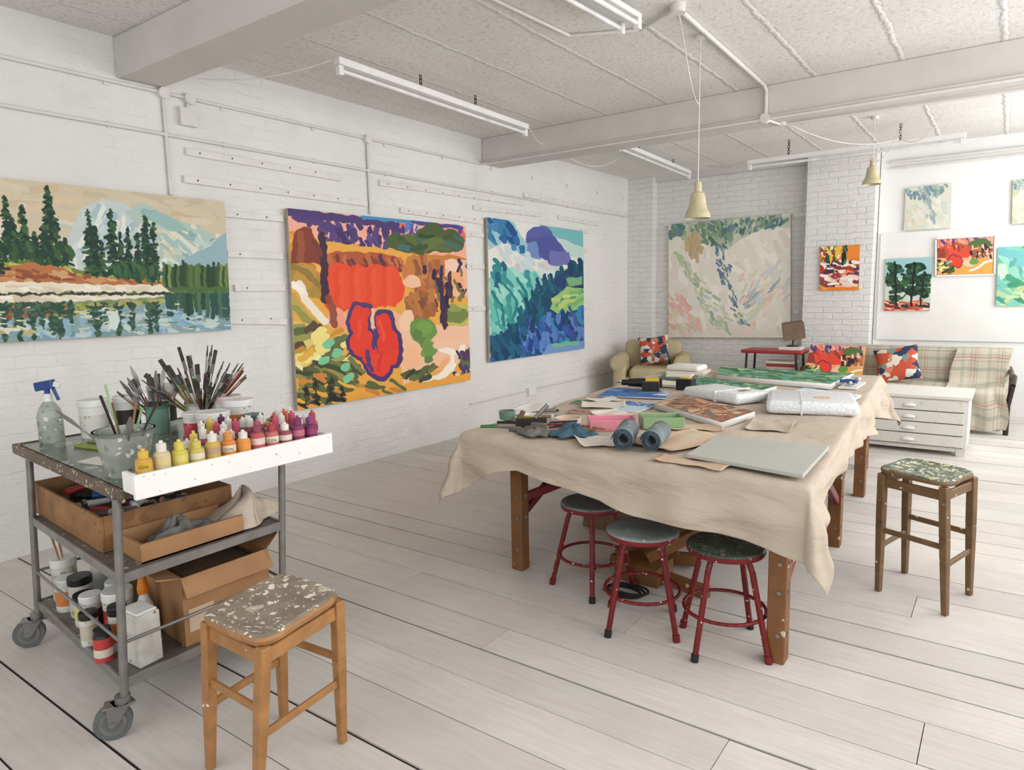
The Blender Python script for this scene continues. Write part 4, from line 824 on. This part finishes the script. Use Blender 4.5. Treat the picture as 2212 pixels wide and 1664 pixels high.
def bottle(b,x,y,z,body,cap,h=.11,r=.026,label=None):
    B_=pm(body);C_=pm(cap)
    b.lathe([(0,0),(r*.95,0),(r,.004),(r,.10*h)],B_,(x,y,z),20)
    b.lathe([(r,.10*h),(r+.0006,.10*h),(r+.0006,.34*h),(r+.0006,.54*h),(r,.54*h)],label or B_,(x,y,z),20,[B_,B_,label or B_,label or B_])
    b.lathe([(r,.54*h),(r,.60*h),(r*.85,.67*h),(r*.5,.71*h)],B_,(x,y,z),20)
    b.lathe([(r*.62,.69*h),(r*.62,.90*h),(r*.55,.92*h),(r*.28,.93*h),(r*.22,1.0*h),(0,1.0*h)],C_,(x,y,z),18)
b=MB(); bz=.916
lab=pm((222,212,192)); wc=(224,220,210)
row=[((206,158,70),(214,176,70),(210,170,60)),((206,190,150),wc,(218,196,140)),((206,190,80),(216,200,90),(214,200,110)),((196,184,96),(208,192,96),lab),((206,170,80),wc,(180,150,120)),((216,130,60),(216,144,70),lab),((222,150,70),wc,(226,150,70)),((186,90,90),(140,70,92),(220,200,190)),((190,110,100),(166,64,70),lab),((150,70,90),wc,lab),((134,56,92),(126,50,94),(190,110,130)),((116,46,80),(140,62,120),(150,60,110))]
for k,(bd,cp,lb) in enumerate(row):
    y=1.085+k*.061; bottle(b,2.425,y,bz,bd,cp,.105+.008*((k*2)%3),.027,lb if not isinstance(lb,tuple) else pm(lb))
front=b.done("acrylic_paint_bottles")
def text(body,loc,size,rz,m,name,parent):
    cu=bpy.data.curves.new(name,'FONT'); cu.body=body; cu.size=size; cu.extrude=.0003; cu.align_x='CENTER'; cu.materials.append(m)
    o=bpy.data.objects.new(name,cu); COL.objects.link(o); o.rotation_euler=(math.pi/2,0,rz); o.location=loc; o.parent=parent; return o
for k in (0,5,8):
    y=1.085+k*.061; th=math.radians(60); n_=Vector((math.sin(th),-math.cos(th),0))*.0285; text("GEN",(2.425+n_.x,y+n_.y+SHEAR*(2.39-2.425),bz+.042),.016,th,pm((120,90,50)),"label_text",front)
b=MB()
cols=[((170,50,70),(180,60,66)),((134,44,64),wc),((176,64,94),(200,84,104)),((210,176,84),(220,192,88)),((64,42,64),(110,42,84)),((146,64,70),wc),((98,52,64),(90,52,86)),((206,200,190),(66,64,80)),((144,68,98),wc),((66,74,94),(80,74,106)),((44,66,88),wc),((186,84,64),(200,100,66)),((206,196,180),wc)]
r=random.Random(21)
for gx in range(6):
    for gy in range(10):
        x=2.03+gx*.058+(gy%2)*.012; y=1.31+gy*.058
        if x>2.35 or (x<2.22 and y<1.40) or (x<2.12 and y>1.66): continue
        bd,cp=cols[r.randrange(len(cols))]; bottle(b,x,y,TT,bd,cp,.105+r.uniform(0,.05),.023,lab if r.random()<.4 else None)
b.done("acrylic_paint_bottles")
def tub(x,y,z,r,h,lm,name="paint_tub",lid=m_wplastic,body=m_wplastic):
    b=MB(); b.lathe([(0,0),(r*.93,0),(r*.95,h*.1),(r*.96,h*.12),(r*.98,h*.62),(r*.97,h*.64),(r,h*.82),(r*1.06,h*.83),(r*1.06,h*.97),(r,h),(r*.85,h*.985),(0,h*.985)],body,(x,y,z),30,[body,body,body,lm,body,body,lid,lid,lid,lid,lid]); return b.done(name)
tub(1.26,1.33,TT,.064,.175,m_wp_dirty); tub(1.235,1.49,TT,.060,.17,m_tubdark); tub(1.27,1.65,TT,.066,.21,m_tubdark,body=m_wp_dirty)
tub(1.90,1.60,TT,.070,.14,m_tubdark); tub(1.82,1.77,TT,.070,.165,m_orange,body=m_wp_dirty); tub(1.665,1.80,TT,.064,.165,m_wp_dirty,lid=pm((226,200,196))); tub(1.965,1.76,TT,.045,.11,m_tealbox,"paint_tub",m_tealbox,m_tealbox); tub(1.72,1.60,TT,.05,.12,pm((190,70,66)))
tub(2.06,1.82,TT,.042,.09,m_tubdark,"paint_tub",pm((90,84,84)),pm((110,122,122)))
b=MB(); sx,sy=1.215,1.16
b.lathe([(0,0),(.050,0),(.052,.01),(.052,.115),(.046,.145),(.024,.18),(.016,.19)],m_bucket,(sx,sy,TT),24); b.cyl((sx,sy,TT+.185),(sx,sy,TT+.22),.02,m_wplastic)
b.beam((sx-.045,sy-.03,TT+.25),(sx+.035,sy+.02,TT+.265),.03,.04,m_blue); b.beam((sx+.035,sy+.02,TT+.265),(sx+.06,sy+.035,TT+.255),.02,.025,m_wplastic); b.cyl((sx,sy,TT+.21),(sx,sy,TT+.25),.012,m_blue); b.beam((sx+.03,sy+.015,TT+.25),(sx+.045,sy+.03,TT+.19),.01,.016,m_blue); b.done("spray_bottle",.004)
def brush(b,base,tip,rad,handle,kind):
    base=Vector(base);tip=Vector(tip);d=(tip-base); L_=d.length; d=d/L_; up=(-.58,.81,0)
    if kind=='b':
        b.cyl(base,base+d*L_*.74,rad*.5,handle,r1=rad*.9,seg=8); b.cyl(base+d*L_*.74,base+d*L_*.86,rad*.9,m_steel,seg=8); b.cyl(base+d*L_*.86,tip,rad*1.1,m_brist,r1=rad*.45,seg=8)
    elif kind=='h': b.cyl(base,tip,rad*.6,handle,r1=rad*.85,seg=8)
    elif kind=='w':
        b.cyl(base,base+d*L_*.7,rad*.8,handle,seg=8); b.beam(base+d*L_*.7,base+d*L_*.82,rad*3.6,.008,m_steel,up=up); b.beam(base+d*L_*.82,tip,rad*3.6,.008,m_brist,up=up)
    else:
        b.cyl(base,base+d*L_*.5,rad,handle,seg=8); b.cyl(base+d*L_*.5,base+d*L_*.68,rad*.5,m_steel,seg=8); p=base+d*L_*.68; s_=Vector((.81,.58,0)); n_=Vector((-.58,.81,0))*.0012
        a1=p-s_*.004;a2=p+s_*.004;m1=p+d*L_*.16-s_*.014;m2=p+d*L_*.16+s_*.014
        b.hexa([a1-n_,a2-n_,a2+n_,a1+n_,m1-n_,m2-n_,m2+n_,m1+n_],m_steel); b.hexa([m1-n_,m2-n_,m2+n_,m1+n_,tip-s_*.003-n_,tip+s_*.003-n_,tip+s_*.003+n_,tip-s_*.003+n_],m_steel)
def pot(name,x,y,z,rb,rt,h,m,n,blen,spread,seed,kinds):
    r=random.Random(seed); b=MB(); b.lathe([(0,0),(rb,0),(rt,h),(rt*1.07,h),(rt*1.07,h-.012),(rt*1.07,h),(rt*.94,h),(rb*.92,.01),(0,.01)],m,(x,y,z),30)
    hs=[m_oak,m_black,m_red,m_wplastic,m_green,m_boxwood,m_dwood,m_oakD]
    for i in range(n):
        a=r.uniform(0,6.28);q=r.uniform(.1,1);c,s=math.cos(a),math.sin(a); l=blen*r.uniform(.75,1.08); tx=q*(rt*.85)*c;ty=q*(rt*.85)*s; k=spread*q
        base=(x-c*q*rb*.3,y-s*q*rb*.3,z+.015); dr=Vector((tx+c*k*.10+c*q*rb*.3,ty+s*k*.10+s*q*rb*.3,h+.02)).normalized()
        brush(b,base,tuple(Vector(base)+dr*l),r.uniform(.004,.0065),hs[r.randrange(len(hs))],r.choice(kinds))
    return b.done(name)
pot("paint_bucket_with_brushes",2.13,1.14,TT,.072,.10,.165,m_bucket,10,.32,.8,3,['h','b','k','h'])
pot("brush_jar",1.50,1.74,TT,.062,.072,.13,m_wp_dirty,50,.37,1.3,5,['b','b','b','w','h'])
pot("glass_jar_with_knives",1.42,1.56,TT,.052,.056,.13,m_glass,14,.31,.9,7,['w','b','k','k'])
b=MB(); b.T=Matrix.Translation((1.56,1.22,TT))@Matrix.Rotation(.25,4,'Z'); b.box(-.12,.14,-.02,.02,0,.012,M("lime_knife",(140,150,66),.5)); b.box(-.1,.12,.03,.06,0,.02,pm((96,114,70))); b.done("lime_spatula",.003)
def art_pal(a): a.scat([(5,5),(95,5),(95,60),(5,60)],[(180,96,60),(226,180,76),(96,130,86),(120,48,46),(226,218,200),(66,92,110)],70,8,3,30,1)
flat("paper_palette",[(1.74,1.26),(1.92,1.31),(1.98,1.14),(1.78,1.08)],TT,.006,art_pal,(224,220,208),31,80)
# middle shelf
SZ=.583
b=MB(); xa,xb_,ya,yb_=1.24,2.06,1.05,1.58; t=.014
b.box(xa,xb_,ya,yb_,SZ,SZ+.01,m_boxwood); b.box(xa,xb_,ya,ya+t,SZ+.01,SZ+.135,m_boxwood); b.box(xa,xb_,yb_-t,yb_,SZ+.01,SZ+.135,m_boxwood); b.box(xa,xa+t,ya+t,yb_-t,SZ+.01,SZ+.135,m_boxwood); b.box(xb_-t,xb_,ya+t,yb_-t,SZ+.01,SZ+.135,m_boxwood)
b.done("wooden_drawer_box",.002)
b=MB(); r=random.Random(4)
for i in range(60):
    x=r.uniform(1.33,1.97);y=r.uniform(1.14,1.50);a=r.uniform(0,3.14);d=Vector((math.cos(a),math.sin(a),0))*.05; p=Vector((x,y,SZ+.03+r.uniform(0,.075))); c=[(206,204,198),(66,74,82),(50,84,150),(124,120,114),(180,70,66),(226,226,222),(56,56,56)][r.randrange(7)]
    b.cyl(p-d,p+d*.7,.015,pm(c),r1=.013,seg=10); b.cyl(p+d*.7,p+d,.008,pm((226,226,222)),seg=8)
b.done("oil_colour_tubes")
b=MB(); b.box(2.075,2.29,1.10,1.50,SZ,SZ+.006,m_card); b.box(2.28,2.29,1.10,1.50,SZ,SZ+.07,m_card); b.box(2.075,2.28,1.10,1.11,SZ,SZ+.07,m_card); b.box(2.075,2.085,1.11,1.50,SZ,SZ+.075,m_card); b.done("cardboard_tray")
def ragfn(name,x,y,z,rx,ry,h,m,seed,soft=False):
    global Z
    zz=Z; Z=z; o=rag(name,x,y,rx,ry,h,m,seed,soft); Z=zz; return o
ragfn("canvas_rag",2.17,1.57,SZ+.002,.13,.17,.15,m_cloth,9,True); ragfn("grey_rag",2.18,1.28,SZ+.01,.07,.12,.09,m_greyrag,10)
# lower shelf
LZ=.203
b=MB(); xa,xb_,ya,yb_,hh=1.86,2.27,1.24,1.61,.27; t=.006
b.box(xa,xb_,ya,yb_,LZ,LZ+t,m_card); b.box(xa,xb_,ya,ya+t,LZ+t,LZ+hh,m_card); b.box(xa,xb_,yb_-t,yb_,LZ+t,LZ+hh,m_card); b.box(xa,xa+t,ya+t,yb_-t,LZ+t,LZ+hh,m_card); b.box(xb_-t,xb_,ya+t,yb_-t,LZ+t,LZ+hh,m_card)
zt=LZ+hh
b.hexa([(xb_-t,ya,zt-t),(xb_,ya,zt),(xb_,yb_,zt),(xb_-t,yb_,zt-t),(xb_+.035,ya,zt-.07),(xb_+.042,ya,zt-.066),(xb_+.042,yb_,zt-.066),(xb_+.035,yb_,zt-.07)],m_card)
b.hexa([(xa,ya,zt),(xb_,ya,zt),(xb_,ya+t,zt),(xa,ya+t,zt),(xa,ya-.09,zt+.02),(xb_,ya-.09,zt+.02),(xb_,ya-.088,zt+.026),(xa,ya-.088,zt+.026)],m_card)
b.hexa([(xa,yb_-t,zt),(xb_,yb_-t,zt),(xb_,yb_,zt),(xa,yb_,zt),(xa,yb_+.03,zt+.05),(xb_,yb_+.05,zt+.05),(xb_,yb_+.055,zt+.055),(xa,yb_+.035,zt+.055)],m_card)
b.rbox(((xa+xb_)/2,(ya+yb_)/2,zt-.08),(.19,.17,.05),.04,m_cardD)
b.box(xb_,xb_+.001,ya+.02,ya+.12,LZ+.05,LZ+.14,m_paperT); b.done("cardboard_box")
b=MB()
J=[(1.40,1.10,.05,.19,0),(1.52,1.07,.045,.14,0),(1.63,1.09,.045,.17,1),(1.74,1.07,.042,.13,1),(1.84,1.06,.04,.16,0),(1.96,1.12,.055,.19,0),(1.93,1.02,.033,.13,1),(2.06,1.08,.033,.17,1),(1.52,1.23,.06,.2,0),(1.67,1.25,.06,.21,0),(1.40,1.29,.055,.18,0),(1.79,1.18,.045,.16,0),(1.52,1.44,.07,.2,0)]
labs=[(200,192,174),(204,124,66),(190,196,190),(210,202,130),(66,66,74),(190,70,60)]
for i,(x,y,rr,h,k) in enumerate(J):
    lm=pm(labs[i%6]); bd=m_wp_dirty; ld=m_wplastic if k==0 else m_black
    b.lathe([(0,0),(rr*.95,0),(rr,.01),(rr,h*.2),(rr*1.005,h*.2),(rr*1.005,h*.65),(rr,h*.65),(rr,h*.8),(rr*1.05,h*.82),(rr*1.05,h*.97),(rr,h),(0,h)],bd,(x,y,LZ),24,[bd]*4+[lm]+[bd]*2+[ld]*4)
for (x,y,a) in((1.40,1.10,.3),(1.42,1.08,-.6)): brush(b,(x,y,LZ+.19),(x+.05*a,y-.02,LZ+.34),.006,m_oak,'b')
b.done("paint_jars")
b=MB(); b.T=Matrix.Translation((2.22,1.10,LZ))@Matrix.Rotation(.12,4,'Z'); b.box(-.06,.06,-.045,.045,0,.19,splat("splashed_carton",(216,214,206),[(30,.4,.2,(110,140,156)),(40,.4,.25,(200,190,180)),(45,.35,.12,(190,120,70))])); b.box(-.055,.055,-.04,.04,.19,.2,m_wplastic); b.done("white_carton",.004)
b=MB(); b.lathe([(0,0),(.034,0),(.034,.09),(.03,.1),(.03,.12),(0,.12)],m_red,(2.10,1.01,LZ),20,[m_black,pm((196,66,66)),m_black,m_black,m_black]); 
b.lathe([(.0342,.02),(.0342,.05)],lab,(2.10,1.01,LZ),20); b.done("red_label_jar")
b=MB(); b.lathe([(0,0),(.033,0),(.033,.13),(.02,.16),(.014,.18)],m_wp_dirty,(2.06,1.18,LZ),20); b.lathe([(.02,.18),(.022,.2),(.012,.25),(.004,.28),(0,.28)],m_orange,(2.06,1.18,LZ),16); b.done("squeeze_bottle")
SHEAR=0.0
# ------------------------------------------------------------ back furniture
b=MB(); b.T=Matrix.Translation((.72,8.85,0))@Matrix.Rotation(.35,4,'Z')
b.rbox((0,-.02,.24),(.42,.40,.12),.04,m_uph); b.rbox((0,-.08,.41),(.27,.34,.08),.06,m_uph); b.rbox((0,.33,.56),(.40,.11,.27),.09,m_uph)
for sg in(-1,1):
    b.rbox((sg*.40,-.05,.38),(.085,.38,.18),.05,m_uph); b.cyl((sg*.42,-.44,.56),(sg*.42,.30,.56),.105,m_uph,seg=24); b.cyl((sg*.42,-.452,.56),(sg*.42,-.44,.56),.085,m_uph,seg=24)
    for yy in(-.33,.3): b.taper((sg*.34,yy,0),(sg*.34,yy,.13),.03,.05,m_dwood)
b.done("armchair")
def cushion(x,y,z,sz,rx,rz,tilt=0):
    b=MB(); b.T=Matrix.Translation((x,y,z))@Matrix.Rotation(rz,4,'Z')@Matrix.Rotation(rx,4,'X')@Matrix.Rotation(tilt,4,'Z')
    for sg in(1,-1):
        def f(u,v):
            a=u*2-1;c=v*2-1; k=1-.10*(1-abs(a)**2)*abs(c)**3-.10*(1-abs(c)**2)*abs(a)**3
            return (a*sz*.5*k,sg*c*sz*.5*k,sg*.075*max(0,(1-a**4)*(1-c**4))**.6)
        b.grid(f,18,18,m_cush)
    b.done("patterned_cushion")
cushion(.72,8.93,.69,.42,1.25,.35,.12)
b=MB(); 
b.rbox((2.36,8.92,.74),(.37,.22,.022),.02,m_redtop)
for x,y in((2.03,8.74),(2.68,8.74),(2.03,9.1),(2.68,9.1)): b.cyl((x,y,0),(x+(.03 if x<2.3 else -.03),y,.73),.014,m_dwood,seg=10)
b.box(2.04,2.67,8.78,9.08,.36,.38,m_red); b.done("red_side_table")
b=MB(); r=random.Random(2)
for i in range(7): z=.38+i*.035; b.box(2.28+r.uniform(-.02,.02),2.62+r.uniform(-.02,.02),8.8,9.04,z,z+.032,pm([(206,184,166),(150,60,56),(222,216,204),(94,86,80)][i%4]))
b.done("stack_of_books",.002)
b=MB(); b.box(2.42,2.68,8.82,9.02,.762,.80,m_wplastic); b.done("white_box",.003)
b=MB(); b.cyl((2.56,8.93,.80),(2.56,8.93,.815),.07,m_dwood); b.cyl((2.56,8.93,.815),(2.57,8.93,.9),.01,m_dwood); b.T=Matrix.Translation((2.57,8.9,1.0))@Euler((.1,-.15,.3)).to_matrix().to_4x4(); b.box(-.12,.12,-.1,.1,-.1,.1,m_brown); b.box(.122,.125,-.09,.09,-.09,.09,m_dwood); b.done("table_lamp",.004)
b=MB()
b.rbox((3.78,9.22,.52),(.98,.14,.30),.07,m_plaid,40,14); b.rbox((3.78,8.80,.32),(.96,.40,.12),.06,m_plaid,40,14)
b.rbox((3.78,8.46,.22),(.95,.05,.19),.04,m_plaid,40,14)
for sg,xx in((-1,2.80),(1,4.76)):
    b.tube([(xx,8.42,0),(xx+.0,8.42,.3),(xx+.03*sg,8.44,.50),(xx+.04*sg,8.62,.57),(xx+.02*sg,9.0,.56),(xx,9.25,.6)],.025,m_dwood,10); b.cyl((xx,9.25,0),(xx,9.25,.6),.025,m_dwood)
def drape(u,v):
    x=4.25+u*.50; tt=v
    pts=[(9.10,.835),(9.02,.80),(8.98,.50),(8.90,.46),(8.45,.46),(8.38,.42),(8.36,.25),(8.33,.04)]
    k=tt*(len(pts)-1);i=min(int(k),len(pts)-2);f=k-i; yy=pts[i][0]*(1-f)+pts[i+1][0]*f; zz=pts[i][1]*(1-f)+pts[i+1][1]*f
    return (x+.03*math.sin(zz*9),yy-.03*abs(math.sin(x*14+zz*2))*(1 if tt>.6 else .2)-.005,zz+(.06*abs(u-.5) if tt>.9 else 0)+.02*math.sin(x*11)*(1 if .4<tt<.6 else 0))
b.grid(drape,30,36,m_plaid)
b.done("sofa_with_plaid_blanket")
cushion(3.72,8.84,.64,.46,.95,-.1,.25)
painting("canvas_resting_on_sofa",[(2.80,8.82,.84),(3.40,8.80,.83),(3.40,8.62,.47),(2.76,8.64,.47)],.03,art_redmini,(244,170,130),150,None,.8,33,edge=m_orange)
m_chest=splat("worn_white_chest",(226,223,216),[(40,.3,.15,(160,150,138)),(60,.2,.2,(130,114,100))],rough=.45,var=.04,vs=4)
b=MB(); X0,X1,Ya,Yb=3.45,4.50,7.10,7.80
b.box(X0+.02,X1-.02,Ya+.02,Yb,.07,.51,m_chest); b.box(X0,X1,Ya,Yb+.01,.51,.535,m_chest)
for x in(X0+.06,X1-.06):
    for y in (Ya+.07,Yb-.06): b.box(x-.035,x+.035,y-.035,y+.035,0,.07,m_chest)
b.box(X0+.1,X1-.1,Ya+.03,Ya+.04,.04,.07,m_chest)
for k in range(4):
    z=.085+k*.105; b.box(X0+.055,X1-.055,Ya+.004,Ya+.022,z,z+.096,m_chest); b.box(X0+.05,X1-.05,Ya+.0195,Ya+.021,z-.009,z,m_cardD)
    xc=4.03; n=10; vs=[];fs=[]
    for i in range(n+1):
        a=math.pi*i/n
        for j in range(5):
            ph=math.pi/2*j/4; vs.append((xc+.055*math.cos(a),Ya+.004-.028*math.sin(a)*math.sin(ph),z+.035+.028*math.sin(a)*math.cos(ph)))
    for i in range(n):
        for j in range(4): fs.append((i*5+j,(i+1)*5+j,(i+1)*5+j+1,i*5+j+1))
    b.add(vs,fs,m_white,True)
b.done("chest_of_drawers",.003)
# ------------------------------------------------------------ light
w=bpy.data.worlds.new("World"); scene.world=w; w.use_nodes=True; nt=w.node_tree; bg=nt.nodes["Background"]; bg.inputs[0].default_value=(.88,.93,1,1); bg.inputs[1].default_value=.95
def area(name,loc,rot,sx_,sy_,e,c=(1,1,1)):
    l=bpy.data.lights.new(name,'AREA'); l.shape='RECTANGLE'; l.size=sx_; l.size_y=sy_; l.energy=e; l.color=c; o=bpy.data.objects.new(name,l); COL.objects.link(o); o.location=loc; o.rotation_euler=rot
for i,(a,c) in enumerate(wins): area("daylight_window_%d"%(i+1),(XR+.18,(a+c)/2,(zs+ze)/2),(0,math.pi/2,0),ze-zs,c-a,(42,60,76,112)[i],(.995,.99,.985))
area("daylight_window_5",(3.1,Y0-.18,1.87),(math.pi/2,0,0),4.2,1.95,50,(.995,.99,.985))  # added fill from behind the camera for the foreground objects
# ------------------------------------------------------------ camera
yaw,pitch,roll=np.radians([35.88,7.48,-1.09])
F=Vector((-math.sin(yaw)*math.cos(pitch),math.cos(yaw)*math.cos(pitch),-math.sin(pitch)))
r_=F.cross(Vector((0,0,1))).normalized(); u_=r_.cross(F)
R_=r_*math.cos(roll)+u_*math.sin(roll);U_=-r_*math.sin(roll)+u_*math.cos(roll)
mt=Matrix((( R_.x,U_.x,-F.x,4.715),(R_.y,U_.y,-F.y,0),(R_.z,U_.z,-F.z,1.5),(0,0,0,1)))
cd=bpy.data.cameras.new("camera"); co=bpy.data.objects.new("camera",cd); COL.objects.link(co); co.matrix_world=mt
cd.sensor_fit='HORIZONTAL'; cd.sensor_width=36; cd.lens=36*1483/2212; cd.clip_start=.02
scene.camera=co
